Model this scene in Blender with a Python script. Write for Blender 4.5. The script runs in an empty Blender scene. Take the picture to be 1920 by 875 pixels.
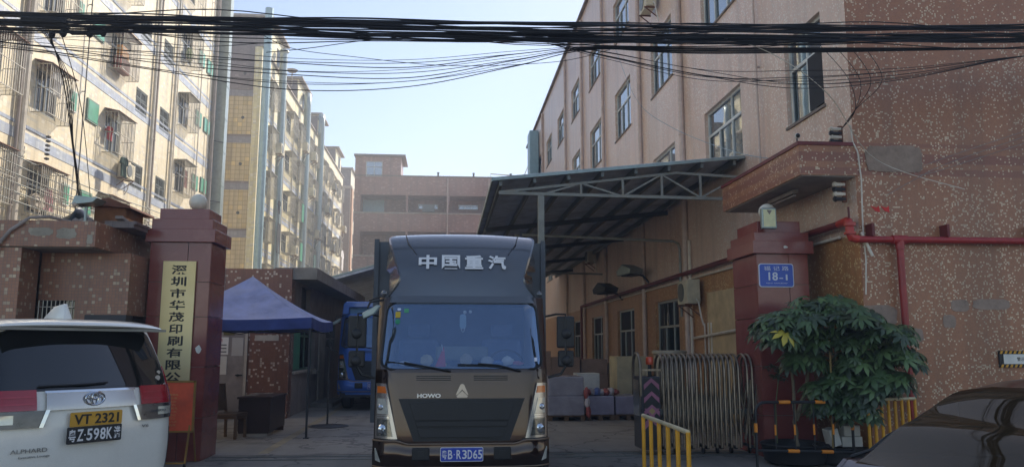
import bpy, bmesh, math, random
from mathutils import Vector, Matrix
random.seed(7)
R = math.radians
S = bpy.context.scene
COL = S.collection

# ------------------------------------------------------------------ camera
cam_d = bpy.data.cameras.new('camera')
cam_d.sensor_width = 36.0
cam_d.lens = 36.0 * 1450.0 / 1920.0
cam_d.clip_start = 0.05
cam_d.clip_end = 2000
cam = bpy.data.objects.new('camera', cam_d)
COL.objects.link(cam)
cam.location = (0, 0, 1.65)
cam.rotation_euler = (R(90 + 8.35), 0, R(-4.81))
S.camera = cam

# ------------------------------------------------------------------ sky and sun
SUN = Vector((0.32, 0.42, 0.40)).normalized()
w = bpy.data.worlds.new('World')
S.world = w
w.use_nodes = True
wn = w.node_tree
bg = wn.nodes['Background']
sky = wn.nodes.new('ShaderNodeTexSky')
sky.sky_type = 'NISHITA'
sky.sun_disc = False
sky.sun_elevation = math.asin(SUN.z)
sky.sun_rotation = math.atan2(SUN.x, SUN.y)
sky.altitude = 0
sky.air_density = 1.0
sky.dust_density = 0.5
sky.ozone_density = 2.0
tint = wn.nodes.new('ShaderNodeMix'); tint.data_type = 'RGBA'; tint.blend_type = 'MULTIPLY'
tint.inputs[0].default_value = 1.0; tint.inputs[7].default_value = (1.0, .89, .84, 1)   # camera white balance on the sky
wn.links.new(sky.outputs[0], tint.inputs[6]); wn.links.new(tint.outputs[2], bg.inputs[0])
bg.inputs[1].default_value = 0.15
sd = bpy.data.lights.new('sun', 'SUN')
sd.energy = 5.0
sd.angle = R(0.5)
sd.color = (1.0, 0.90, 0.76)
so = bpy.data.objects.new('sun', sd)
so.rotation_euler = (-SUN).to_track_quat('-Z', 'Y').to_euler()
so.location = (30, 40, 50)
COL.objects.link(so)
S.view_settings.view_transform = 'Standard'
S.view_settings.look = 'None'
S.view_settings.exposure = 0.74
S.view_settings.gamma = 1.0
S.cycles.use_denoising = True
S.cycles.max_bounces = 8
S.cycles.volume_bounces = 0

# ------------------------------------------------------------------ materials
MATS = {}
def srgb(h):
    c = [int(h[i:i+2], 16) / 255 for i in (0, 2, 4)]
    return tuple(x / 12.92 if x <= .04045 else ((x + .055) / 1.055) ** 2.4 for x in c)

class NT:
    def __init__(s, name):
        s.m = bpy.data.materials.new(name); s.m.use_nodes = True
        s.n = s.m.node_tree.nodes; s.l = s.m.node_tree.links
        s.b = s.n['Principled BSDF']
    def new(s, t, **k):
        x = s.n.new('ShaderNode' + t)
        for a, v in k.items(): setattr(x, a, v)
        return x
    def math(s, op, a, b=None, c=None):
        x = s.new('Math', operation=op)
        for i, v in enumerate((a, b, c)):
            if v is None: continue
            if hasattr(v, 'links'): s.l.new(v, x.inputs[i])
            else: x.inputs[i].default_value = v
        return x.outputs[0]
    def mix(s, f, a, b, mode='MIX'):
        x = s.new('Mix', data_type='RGBA', blend_type=mode)
        for i, v in ((0, f), (6, a), (7, b)):
            if hasattr(v, 'links'): s.l.new(v, x.inputs[i])
            elif i == 0: x.inputs[0].default_value = v
            else: x.inputs[i].default_value = (*v, 1)
        return x.outputs[2]
    def noise(s, scale, detail=4, rough=.55, vec=None, dist=0.0):
        x = s.new('TexNoise'); x.inputs['Scale'].default_value = scale
        x.inputs['Detail'].default_value = detail; x.inputs['Roughness'].default_value = rough
        x.inputs['Distortion'].default_value = dist
        s.l.new(vec if vec is not None else s.pos(), x.inputs['Vector'])
        return x.outputs['Fac']
    def pos(s):
        if not hasattr(s, '_p'): s._p = s.new('NewGeometry').outputs['Position']
        return s._p
    def obj(s):
        if not hasattr(s, '_o'): s._o = s.new('TexCoord').outputs['Object']
        return s._o
    def ramp(s, v, a, b):
        x = s.new('MapRange'); x.clamp = True
        s.l.new(v, x.inputs[0]); x.inputs[1].default_value = a; x.inputs[2].default_value = b
        return x.outputs[0]
    def bump(s, h, strength=.3, dist=.01):
        x = s.new('Bump'); x.inputs['Strength'].default_value = strength; x.inputs['Distance'].default_value = dist
        s.l.new(h, x.inputs['Height']); s.l.new(x.outputs[0], s.b.inputs['Normal'])
    def col(s, c):
        if hasattr(c, 'links'): s.l.new(c, s.b.inputs['Base Color'])
        else: s.b.inputs['Base Color'].default_value = (*c, 1)
    def uv2(s):
        # u = x + y (one of them is constant on an axis-aligned wall), v = z
        sp = s.new('SeparateXYZ'); s.l.new(s.pos(), sp.inputs[0])
        return s.math('ADD', sp.outputs[0], sp.outputs[1]), sp.outputs[2]

def mat(name, c, rough=.6, metal=0., var=.25, scale=3., dirt=None, dscale=1.2, damt=.5, bump=0., bscale=40., spec=.5, local=False, coat=0., emit=0.):
    if name in MATS: return MATS[name]
    t = NT(name)
    if isinstance(c, str): c = srgb(c)
    vec = t.obj() if local else t.pos()
    n = t.noise(scale, 5, .6, vec)
    lo = tuple(x * (1 - var) for x in c); hi = tuple(min(1, x * (1 + var * .6)) for x in c)
    cc = t.mix(t.ramp(n, .3, .7), lo, hi)
    if dirt is not None:
        if isinstance(dirt, str): dirt = srgb(dirt)
        d = t.noise(dscale, 8, .7, vec, .6)
        cc = t.mix(t.math('MULTIPLY', t.ramp(d, .48, .72), damt), cc, dirt)
    t.col(cc)
    t.b.inputs['Roughness'].default_value = rough
    t.b.inputs['Metallic'].default_value = metal
    t.b.inputs['Specular IOR Level'].default_value = spec
    t.b.inputs['Coat Weight'].default_value = coat
    t.b.inputs['Coat Roughness'].default_value = .06
    if bump: t.bump(t.noise(bscale, 4, .6, vec), bump, .01)
    MATS[name] = t.m
    return t.m

def tile_mat(name, c1, c2, grout, light, pl, s, gw=.12, sy=None, rough=.35, bands=None, stain=.35, spec=.5, dust=None):
    """small wall mosaic: pitch s, share pl of cells in the light colour, grout gw of a cell"""
    t = NT(name)
    u, v = t.uv2()
    sy = sy or s
    us = t.math('DIVIDE', u, s); vs = t.math('DIVIDE', v, sy)
    cu = t.math('FLOOR', us); cv = t.math('FLOOR', vs)
    cb = t.new('CombineXYZ'); t.l.new(cu, cb.inputs[0]); t.l.new(cv, cb.inputs[1])
    wn_ = t.new('TexWhiteNoise', noise_dimensions='2D'); t.l.new(cb.outputs[0], wn_.inputs[0])
    rnd = wn_.outputs[0]
    ad = t.new('VectorMath', operation='ADD'); t.l.new(cb.outputs[0], ad.inputs[0]); ad.inputs[1].default_value = (91.3, 17.7, 0)
    wn2 = t.new('TexWhiteNoise', noise_dimensions='2D'); t.l.new(ad.outputs[0], wn2.inputs[0])
    base = t.mix(wn2.outputs[0], srgb(c1), srgb(c2))
    big = t.noise(.55, 5, .6)
    base = t.mix(t.math('MULTIPLY', t.ramp(big, .3, .75), stain), base, tuple(x * .55 for x in srgb(c1)))
    if bands:
        for z0, z1, bc, ba in bands:
            m = t.math('MULTIPLY', t.math('GREATER_THAN', v, z0), t.math('LESS_THAN', v, z1))
            base = t.mix(t.math('MULTIPLY', m, ba), base, srgb(bc))
    isl = t.math('LESS_THAN', rnd, pl)
    # light cells cluster a little
    cl = t.noise(.9, 2, .5)
    isl = t.math('LESS_THAN', rnd, t.math('MULTIPLY', t.ramp(cl, .25, .6), pl * 1.5))
    base = t.mix(isl, base, t.mix(wn2.outputs[0], srgb(light), tuple(x * .7 for x in srgb(light))))
    fu = t.math('FRACT', us); fv = t.math('FRACT', vs)
    g = t.math('MAXIMUM', t.math('LESS_THAN', fu, gw), t.math('LESS_THAN', fv, gw))
    cc = t.mix(t.math('MULTIPLY', g, .75), base, srgb(grout))
    # grime running down
    mp = t.new('Mapping'); t.l.new(t.pos(), mp.inputs[0]); mp.inputs['Scale'].default_value = (1.6, 1.6, .12)
    st = t.noise(1.5, 6, .65, mp.outputs[0])
    cc = t.mix(t.math('MULTIPLY', t.ramp(st, .48, .74), .55), cc, tuple(x * .5 for x in srgb(grout)))
    if dust:
        dn = t.noise(.35, 6, .6)
        cc = t.mix(t.math('MULTIPLY', t.ramp(dn, .35, .65), .35), cc, srgb(dust))
    t.col(cc)
    t.b.inputs['Roughness'].default_value = rough
    t.b.inputs['Specular IOR Level'].default_value = spec
    t.bump(t.math('SUBTRACT', 1.0, g), .4, .003)
    MATS[name] = t.m
    return t.m

def glass(name, tint, refl=.3, thru=.6, rough=.02, fr=.6, gc=(.95,.97,1)):
    """window glass: mirror share that grows at grazing angles, rest see-through with a tint"""
    t = NT(name)
    gl = t.new('BsdfGlossy'); gl.inputs['Color'].default_value = (*gc, 1); gl.inputs['Roughness'].default_value = rough
    tr = t.new('BsdfTransparent'); tr.inputs['Color'].default_value = (*[x ** .5 for x in srgb(tint)], 1)
    df = t.new('BsdfDiffuse'); df.inputs['Color'].default_value = (*srgb(tint), 1)
    m1 = t.new('MixShader'); m1.inputs[0].default_value = thru
    t.l.new(df.outputs[0], m1.inputs[1]); t.l.new(tr.outputs[0], m1.inputs[2])
    lw = t.new('LayerWeight'); lw.inputs[0].default_value = .35
    f = t.math('ADD', t.math('MULTIPLY', lw.outputs['Fresnel'], fr), refl)
    m2 = t.new('MixShader'); t.l.new(f, m2.inputs[0])
    t.l.new(m1.outputs[0], m2.inputs[1]); t.l.new(gl.outputs[0], m2.inputs[2])
    t.l.new(m2.outputs[0], t.n['Material Output'].inputs['Surface'])
    nb = t.new('Bump'); nb.inputs['Strength'].default_value = .04; nb.inputs['Distance'].default_value = .02
    t.l.new(t.noise(1.3, 2), nb.inputs['Height']); t.l.new(nb.outputs[0], gl.inputs['Normal'])
    MATS[name] = t.m
    return t.m

# ------------------------------------------------------------------ mesh builder
class MB:
    def __init__(s):
        s.v = []; s.f = []; s.mi = []; s.cur = 0; s.M = None
    def _add(s, vs, fs):
        o = len(s.v)
        if s.M is not None: vs = [tuple(s.M @ Vector(p)) for p in vs]
        s.v += [tuple(p) for p in vs]
        s.f += [tuple(i + o for i in f) for f in fs]; s.mi += [s.cur] * len(fs)
        return s
    def box(s, x0, x1, y0, y1, z0, z1):
        if x0 > x1: x0, x1 = x1, x0
        if y0 > y1: y0, y1 = y1, y0
        if z0 > z1: z0, z1 = z1, z0
        return s._add([(x0,y0,z0),(x1,y0,z0),(x1,y1,z0),(x0,y1,z0),(x0,y0,z1),(x1,y0,z1),(x1,y1,z1),(x0,y1,z1)],
                      [(0,3,2,1),(4,5,6,7),(0,1,5,4),(1,2,6,5),(2,3,7,6),(3,0,4,7)])
    def bar(s, p, q, w, h=None):
        """square bar from p to q"""
        h = h or w
        p = Vector(p); q = Vector(q); d = (q - p).normalized()
        up = Vector((0,0,1)) if abs(d.z) < .95 else Vector((0,1,0))
        a = d.cross(up).normalized() * w / 2; b = a.cross(d).normalized() * h / 2
        vs = [p-a-b, p+a-b, p+a+b, p-a+b, q-a-b, q+a-b, q+a+b, q-a+b]
        return s._add(vs, [(0,1,2,3)[::-1],(4,5,6,7),(0,1,5,4),(1,2,6,5),(2,3,7,6),(3,0,4,7)])
    def tube(s, pts, r, n=8, caps=True):
        pts = [Vector(p) for p in pts]; rs = r if isinstance(r, (list, tuple)) else [r] * len(pts)
        vs = []; fs = []
        ref = None
        for i, p in enumerate(pts):
            d = (pts[min(i+1, len(pts)-1)] - pts[max(i-1, 0)]).normalized()
            if ref is None: ref = Vector((0,0,1)) if abs(d.z) < .9 else Vector((1,0,0))
            a = d.cross(ref).normalized(); b = a.cross(d).normalized(); ref = b
            for k in range(n):
                t = 2 * math.pi * k / n
                vs.append(p + (a * math.cos(t) + b * math.sin(t)) * rs[i])
        for i in range(len(pts) - 1):
            for k in range(n):
                fs.append((i*n+k, i*n+(k+1) % n, (i+1)*n+(k+1) % n, (i+1)*n+k))
        if caps:
            fs.append(tuple(range(n))[::-1]); fs.append(tuple((len(pts)-1)*n + k for k in range(n)))
        return s._add(vs, fs)
    def cyl(s, p, q, r, n=12, r2=None):
        return s.tube([p, q], [r, r if r2 is None else r2], n)
    def lathe(s, prof, c=(0,0,0), n=16):
        vs = []; fs = []
        for (r, z) in prof:
            for k in range(n):
                t = 2*math.pi*k/n; vs.append((c[0]+r*math.cos(t), c[1]+r*math.sin(t), c[2]+z))
        for i in range(len(prof)-1):
            for k in range(n):
                fs.append((i*n+k, i*n+(k+1) % n, (i+1)*n+(k+1) % n, (i+1)*n+k))
        fs.append(tuple(range(n))[::-1]); fs.append(tuple((len(prof)-1)*n+k for k in range(n)))
        return s._add(vs, fs)
    def sphere(s, c, r, n=16, m=10, sz=1.0):
        return s.lathe([(max(1e-4, r*math.sin(math.pi*i/m)), -r*sz*math.cos(math.pi*i/m)) for i in range(m+1)], c, n)
    def quad(s, a, b, c, d): return s._add([a,b,c,d], [(0,1,2,3)])
    def poly(s, pts): return s._add(pts, [tuple(range(len(pts)))])
    def prism(s, pts, y0, y1):
        """polygon in (x,z) extruded from y0 to y1"""
        n = len(pts)
        vs = [(x, y0, z) for x, z in pts] + [(x, y1, z) for x, z in pts]
        fs = [tuple(range(n)), tuple(range(n, 2*n))[::-1]] + [(i, i+n, (i+1) % n+n, (i+1) % n) for i in range(n)]
        return s._add(vs, fs)
    def prismx(s, pts, x0, x1):
        """polygon in (y,z) extruded from x0 to x1"""
        n = len(pts)
        vs = [(x0, y, z) for y, z in pts] + [(x1, y, z) for y, z in pts]
        fs = [tuple(range(n)), tuple(range(n, 2*n))[::-1]] + [(i, i+n, (i+1) % n+n, (i+1) % n) for i in range(n)]
        return s._add(vs, fs)
    def prismz(s, pts, z0, z1):
        n = len(pts)
        vs = [(x, y, z0) for x, y in pts] + [(x, y, z1) for x, y in pts]
        fs = [tuple(range(n))[::-1], tuple(range(n, 2*n))] + [(i, (i+1) % n, (i+1) % n+n, i+n) for i in range(n)]
        return s._add(vs, fs)
    def grid(s, fn, nu, nv):
        vs = [fn(i/nu, j/nv) for j in range(nv+1) for i in range(nu+1)]
        fs = [(j*(nu+1)+i, j*(nu+1)+i+1, (j+1)*(nu+1)+i+1, (j+1)*(nu+1)+i) for j in range(nv) for i in range(nu)]
        return s._add(vs, fs)
    def mesh(s, name, mats, smooth=False, bevel=0, off=(0,0,0), fix=True, solid=0, weld=0):
        me = bpy.data.meshes.new(name)
        if off != (0,0,0): vs = [(x-off[0], y-off[1], z-off[2]) for x, y, z in s.v]
        else: vs = s.v
        me.from_pydata(vs, [], s.f)
        if not isinstance(mats, (list, tuple)): mats = [mats]
        for m in mats: me.materials.append(m)
        if len(mats) > 1: me.polygons.foreach_set('material_index', s.mi)
        if fix or bevel or solid or weld:
            bm = bmesh.new(); bm.from_mesh(me)
            if weld: bmesh.ops.remove_doubles(bm, verts=bm.verts[:], dist=weld)
            if solid: 
                bmesh.ops.recalc_face_normals(bm, faces=bm.faces)
                bmesh.ops.solidify(bm, geom=bm.faces[:], thickness=solid)
            if bevel:
                bmesh.ops.recalc_face_normals(bm, faces=bm.faces)
                es = [e for e in bm.edges if len(e.link_faces) == 2 and e.calc_face_angle(0) > R(30)]
                bmesh.ops.bevel(bm, geom=es, offset=bevel, segments=2, affect='EDGES', profile=.5, clamp_overlap=True)
            bmesh.ops.recalc_face_normals(bm, faces=bm.faces)
            bm.to_mesh(me); bm.free()
        if smooth:
            me.polygons.foreach_set('use_smooth', [True] * len(me.polygons))
            try: me.set_sharp_from_angle(angle=R(35))
            except Exception: pass
        me.update()
        return me
    def build(s, name, mats, parent=None, **k):
        """mesh given in world metres; a part is stored relative to its parent"""
        off = WL.get(parent.name, (0,0,0)) if parent is not None else (0,0,0)
        o = bpy.data.objects.new(name, s.mesh(name, mats, off=off, **k))
        COL.objects.link(o)
        WL[o.name] = off
        if parent is not None: o.parent = parent
        return o

WL = {}
def tag(o, label=None, cat=None, group=None, kind=None):
    if label: o['label'] = label
    if cat: o['category'] = cat
    if group: o['group'] = group
    if kind: o['kind'] = kind
    return o
def thing(name, label, cat, loc=(0,0,0), rz=0, group=None):
    o = bpy.data.objects.new(name, None); COL.objects.link(o)
    o.location = loc; o.rotation_euler = (0, 0, rz); o.empty_display_size = .2
    WL[o.name] = tuple(loc) if rz == 0 else (0,0,0)
    return tag(o, label, cat, group)
def vthing(name, label, cat, loc, rz, group=None):
    """a thing whose parts are given in its own coordinates"""
    o = thing(name, label, cat, loc, rz, group); WL[o.name] = (0,0,0); return o
def solo(mb, name, mats, label, cat, origin=None, group=None, **k):
    """a thing that is one mesh, origin at its base"""
    if origin is None:
        xs = [v[0] for v in mb.v]; ys = [v[1] for v in mb.v]; zs = [v[2] for v in mb.v]
        origin = ((min(xs)+max(xs))/2, (min(ys)+max(ys))/2, min(zs))
    o = bpy.data.objects.new(name, mb.mesh(name, mats, off=tuple(origin), **k)); COL.objects.link(o)
    o.location = origin; WL[o.name] = tuple(origin)
    return tag(o, label, cat, group)
def inst(name, me, parent, wloc, rz=0):
    o = bpy.data.objects.new(name, me); COL.objects.link(o)
    pl = WL.get(parent.name, (0,0,0)) if parent is not None else (0,0,0)
    o.location = tuple(wloc[i] - pl[i] for i in range(3)); o.rotation_euler = (0,0,rz)
    o.parent = parent
    return o
def copy_tree(o, parent=None):
    c = o.copy(); COL.objects.link(c); c.parent = parent
    for ch in list(o.children): copy_tree(ch, c)
    return c
def text_mesh(s, size, depth=.002, cjk=False, xs=1.0, bold=0.0):
    cu = bpy.data.curves.new('lettering', 'FONT'); cu.body = s; cu.size = size
    cu.align_x = 'CENTER'; cu.align_y = 'CENTER'; cu.extrude = depth; cu.resolution_u = 3
    cu.offset = bold
    o = bpy.data.objects.new('lettering', cu); COL.objects.link(o)
    bpy.context.view_layer.update()
    me = bpy.data.meshes.new_from_object(o.evaluated_get(bpy.context.evaluated_depsgraph_get()))
    COL.objects.unlink(o); bpy.data.objects.remove(o); bpy.data.curves.remove(cu)
    # glyphs lie in XY facing +Z: stand them up in XZ facing -Y
    xs_ = [v.co.x for v in me.vertices]; ys_ = [v.co.y for v in me.vertices]
    if xs_:
        cx = (min(xs_)+max(xs_))/2; cy = (min(ys_)+max(ys_))/2
        for v in me.vertices: v.co = Vector(((v.co.x-cx)*xs, -v.co.z, v.co.y-cy))
    return me
def letter(parent, s, size, loc, m, rz=0, name='lettering', xs=1.0, bold=0.0, fn=None, tilt=0, fit=None, roll=0):
    me = text_mesh(s, size, xs=xs, bold=bold); me.name = name
    me.materials.clear(); me.materials.append(m)
    if fit:
        X_ = [v.co.x for v in me.vertices]; Z_ = [v.co.z for v in me.vertices]
        sx = fit[0]/(max(X_)-min(X_)); sz = fit[1]/(max(Z_)-min(Z_))
        for v in me.vertices: v.co.x *= sx; v.co.z *= sz
    if fn:
        bm = bmesh.new(); bm.from_mesh(me); bmesh.ops.triangulate(bm, faces=bm.faces[:])
        for _ in range(4):
            es = [e for e in bm.edges if e.calc_length() > .035]
            if not es: break
            bmesh.ops.subdivide_edges(bm, edges=es, cuts=1)
            bmesh.ops.triangulate(bm, faces=bm.faces[:])
        bm.to_mesh(me); bm.free()
        for v in me.vertices:
            v.co = Vector(fn(v.co.x + loc[0], v.co.z + loc[2], v.co.y))
        o = bpy.data.objects.new(name, me); COL.objects.link(o); o.parent = parent
        return o
    o = bpy.data.objects.new(name, me); COL.objects.link(o)
    pl = WL.get(parent.name, (0,0,0))
    o.location = tuple(loc[i]-pl[i] for i in range(3)); o.rotation_euler = (tilt, roll, rz)
    o.parent = parent
    return o

def holes_wall(mb, to3, u0, u1, v0, v1, holes, depth):
    """rectangle with rectangular holes; to3(u, v, d) gives the point d metres behind the face"""
    us = sorted({u0, u1, *[h[0] for h in holes], *[h[1] for h in holes]})
    vs = sorted({v0, v1, *[h[2] for h in holes], *[h[3] for h in holes]})
    us = [u for u in us if u0 <= u <= u1]; vs = [v for v in vs if v0 <= v <= v1]
    for j in range(len(vs)-1):
        run = None
        for i in range(len(us)-1):
            cu = (us[i]+us[i+1])/2; cv = (vs[j]+vs[j+1])/2
            inside = any(h[0] < cu < h[1] and h[2] < cv < h[3] for h in holes)
            if not inside:
                if run is None: run = us[i]
            if (inside or i == len(us)-2) and run is not None:
                e = us[i] if inside else us[i+1]
                mb.quad(to3(run, vs[j], 0), to3(e, vs[j], 0), to3(e, vs[j+1], 0), to3(run, vs[j+1], 0))
                run = None
    for a, b, c, d in holes:
        for (p, q) in (((a,c),(b,c)), ((b,c),(b,d)), ((b,d),(a,d)), ((a,d),(a,c))):
            mb.quad(to3(*p, 0), to3(*q, 0), to3(*q, depth), to3(*p, depth))

# ------------------------------------------------------------------ the materials of this place
M = {}
M['mosaic'] = tile_mat('mosaic', 'a66e4c', 'b67a54', '92705a', 'e4ccaa', .12, .023, .14, bands=[(4.17, 4.27, '84463c', .6), (4.36, 4.5, '84463c', .7), (4.6, 4.66, '84463c', .5)], stain=.4)
M['mosaic_side'] = tile_mat('mosaic_side', 'd4b098', 'e0bea6', 'c4ac9a', 'f4e8d8', .17, .0275, .12, dust='e0d2c0', stain=.3)  # bounced light on the facade lifted into its tile and dust colours
M['mosaic_warm_lit'] = tile_mat('mosaic_warm_lit', 'b07a4c', 'c08a58', '98703f', 'e2c48e', .12, .03, .14, stain=.4)  # warm light on the lower facade put into the tile colour
M['mosaic_old'] = tile_mat('mosaic_old', '9a6448', 'ac7450', '6c564a', 'cdb694', .10, .045, .14, stain=.6, dust='83695c')
M['mosaic_office'] = tile_mat('mosaic_office', '84543f', '8e604a', '6e5048', 'd2c0ac', .14, .05, .16, stain=.6)
M['tile_cream'] = tile_mat('tile_cream', 'dccfae', 'e4d8ba', 'c8ba9a', 'e8dfc8', .3, .20, .07, sy=.10, stain=.18, rough=.45)
M['tile_cream2'] = tile_mat('tile_cream2', 'dccf9e', 'e6dbb0', 'bfb08a', 'e8dfc8', .3, .20, .07, sy=.10, stain=.2, rough=.45)
M['tile_yellow'] = tile_mat('tile_yellow', 'bda878', 'c8b286', '7c6238', 'd8bc7c', .2, .28, .10, stain=.25)
M['tile_blue'] = tile_mat('tile_blue', 'a4adbc', 'b0b8c6', '8c93a0', 'c0c6cc', .3, .20, .07, sy=.10, stain=.15)
M['tile_grey'] = tile_mat('tile_grey', '7c7880', '86828a', '6a666a', '908c94', .3, .20, .07, sy=.10, stain=.15)
M['brick_pink'] = tile_mat('brick_pink', 'a07866', 'b08874', '8a6a62', 'c0a090', .15, .22, .06, sy=.11, stain=.5, dust='a0857c')
M['brown_tile'] = tile_mat('brown_tile', '6e5e5c', '7a6a66', '5a4c4a', '8a7a76', .1, .22, .06, sy=.11)
M['plaster'] = mat('plaster', 'b8aea0', .85, dirt='8a8074', bump=.2)
M['plaster_dark'] = mat('plaster_dark', '857a70', .9, dirt='5c544c', damt=.7, bump=.3)
M['plaster_cream'] = mat('plaster_cream', 'c4ac82', .8, dirt='a08a68', bump=.15)
M['plaster_grey'] = mat('plaster_grey', '948a84', .9, dirt='736c68', damt=.6, bump=.2, dscale=2)
M['concrete'] = mat('concrete', '8c8780', .9, dirt='68635c', damt=.6, bump=.3)
M['ceiling_white'] = mat('ceiling_white', 'a39c96', .85, dirt='7a7168', damt=.5)
M['pvc'] = mat('pvc', 'd9d1c0', .45, dirt='a49a88', dscale=3)
M['pvc_pink'] = mat('pvc_pink', 'cdb9ab', .5, dirt='a08c80', dscale=3)
M['alu'] = mat('alu', 'b9beb8', .35, .6, var=.1)
M['alu_dark'] = mat('alu_dark', '6d716e', .45, .4, var=.15)
M['frame_white'] = mat('frame_white', 'c8ccc6', .4, .1, dirt='8a8c88')
M['frame_green'] = mat('frame_green', '5c7a6c', .5, dirt='40584c')
M['steel_bar'] = mat('steel_bar', 'b0aca0', .42, .5, dirt='6a4c36', damt=.7, dscale=4)
M['galv'] = mat('galv', '93a09e', .35, .55, var=.18, scale=6, dirt='6c6e68', damt=.4)
M['galv_blue'] = mat('galv_blue', '93aeb4', .4, .3, var=.15, scale=5)
M['dark_metal'] = mat('dark_metal', '34363a', .5, .3, dirt='504840')
M['rust'] = mat('rust', '6e4430', .8, dirt='3c2a20')
M['truss'] = mat('truss', '8e9088', .55, .1, dirt='7c6a54', damt=.6, dscale=3)
M['roof_sheet'] = mat('roof_sheet', 'ccd4de', .6, .1, dirt='3c4248', damt=.5, bump=.1)
M['red_pipe'] = mat('red_pipe', '9c2c2a', .38, 0, dirt='5c1c1c', damt=.5, dscale=5)
M['red_dark'] = mat('red_dark', '6e2424', .5, 0, dirt='40201e')
M['granite'] = mat('granite', '84403a', .2, 0, var=.28, scale=120, dirt='a06a5c', damt=.45, dscale=1.6, spec=.6)
M['cable'] = mat('cable', '16171b', .6, 0, var=.2)
M['asphalt'] = None
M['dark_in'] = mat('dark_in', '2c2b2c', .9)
M['curtain'] = mat('curtain', '9aa09a', .9, dirt='70746e')
M['green_film'] = mat('green_film', '4f9a7a', .35, 0, dirt='3c7a60', damt=.4)
M['teal_film'] = mat('teal_film', '5fae9a', .35, 0, dirt='3c8a78', damt=.3)
M['glass'] = glass('glass_pane', '3c4c50', .28, .55)
M['glass_dark'] = glass('glass_dark', '1a1f22', .06, .3, fr=.16)
M['glass_far'] = glass('glass_far', '2c343a', .06, .3, .08, fr=.12)
M['white'] = mat('white', 'd8d6cc', .5, dirt='a8a498', damt=.3)
M['black'] = mat('black', '17181a', .5, dirt='2c2c2c')
M['rubber'] = mat('rubber', '111214', .75, dirt='34302c', local=True)
M['ac_white'] = mat('ac_white', 'cac2a8', .5, dirt='948a70', damt=.5)
M['globe'] = mat('globe', 'dcd8c8', .35, dirt='b0aa98', damt=.3, dscale=3)

# asphalt and concrete floors
def ground_mat(name, a, b, crack, slab=0):
    t = NT(name)
    n1 = t.noise(.35, 6, .6); n2 = t.noise(60, 3, .7); n3 = t.noise(2.2, 8, .75, dist=.8)
    c = t.mix(t.ramp(n1, .35, .65), srgb(a), srgb(b))
    c = t.mix(t.math('MULTIPLY', t.ramp(n3, .5, .75), .6), c, srgb(crack))
    c = t.mix(t.math('MULTIPLY', n2, .35), c, tuple(x*.6 for x in srgb(a)))
    # oil spots and dragged tyre dirt along the lane
    n5 = t.noise(.8, 3, .5); c = t.mix(t.math('MULTIPLY', t.ramp(n5, .6, .68), .55), c, tuple(x*.35 for x in srgb(a)))
    mp = t.new('Mapping'); t.l.new(t.pos(), mp.inputs[0]); mp.inputs['Scale'].default_value = (2.2, .12, 1)
    n6 = t.noise(1.0, 5, .6, mp.outputs[0]); c = t.mix(t.math('MULTIPLY', t.ramp(n6, .5, .7), .4), c, tuple(x*.5 for x in srgb(a)))
    # cracks: thin veins where two distorted noises cross
    vo = t.new('TexVoronoi', feature='DISTANCE_TO_EDGE'); vo.inputs['Scale'].default_value = .55
    va = t.new('VectorMath', operation='ADD'); nn = t.new('TexNoise'); nn.inputs['Scale'].default_value = 1.7; nn.inputs['Detail'].default_value = 6
    t.l.new(t.pos(), nn.inputs['Vector']); t.l.new(t.pos(), va.inputs[0]); t.l.new(nn.outputs['Color'], va.inputs[1]); t.l.new(va.outputs[0], vo.inputs['Vector'])
    ck = t.math('LESS_THAN', vo.outputs['Distance'], .012)
    c = t.mix(t.math('MULTIPLY', ck, .7), c, tuple(x*.3 for x in srgb(a)))
    t.col(c); t.b.inputs['Roughness'].default_value = .75
    t.bump(t.math('SUBTRACT', n2, t.math('MULTIPLY', ck, .8)), .3, .008)
    return t.m
M['asphalt'] = ground_mat('asphalt', '7c766e', '8a847a', '5c5854')
M['yard'] = ground_mat('yard_concrete', '968f84', 'a49c90', '6c6862')
M['yellow_line'] = mat('yellow_line', 'a8987a', .8, dirt='7a786e', damt=.8, dscale=6)
M['yellow_paint'] = mat('yellow_paint', 'd69a1e', .4, 0, dirt='8a6420', damt=.5, dscale=5)
M['orange_tape'] = mat('orange_tape', 'e58a1c', .4)

# ------------------------------------------------------------------ ground
g = MB(); g.quad((-300,-300,0),(300,-300,0),(300,500,0),(-300,500,0))
tag(g.build('road', M['asphalt'], fix=False), kind='structure')
g = MB(); g.quad((-11.5,12.6,.004),(6,12.6,.004),(6,75,.004),(-11.5,75,.004))
tag(g.build('yard_floor', M['yard'], fix=False), kind='structure')
g = MB()
g.quad((-2.92,12.75,.008),(-2.76,12.75,.008),(-2.79,24,.008),(-2.95,24,.008))
tag(g.build('painted_floor_line', M['yellow_line'], fix=False), kind='structure')
g = MB()
for y in (12.02, 12.34): g.box(-3.5, 4.9, y, y+.035, 0, .012)
tag(g.build('gate_rail', M['alu_dark']), kind='structure')
g = MB()
g.lathe([(.42,0),(.42,.012),(.36,.02),(.36,.014),(.05,.016)], (-2.45,16.95,.004), 28)
solo(g, 'manhole_cover', M['dark_metal'], 'round dark iron manhole cover in the yard beside the farther tent leg', 'manhole cover')

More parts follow.
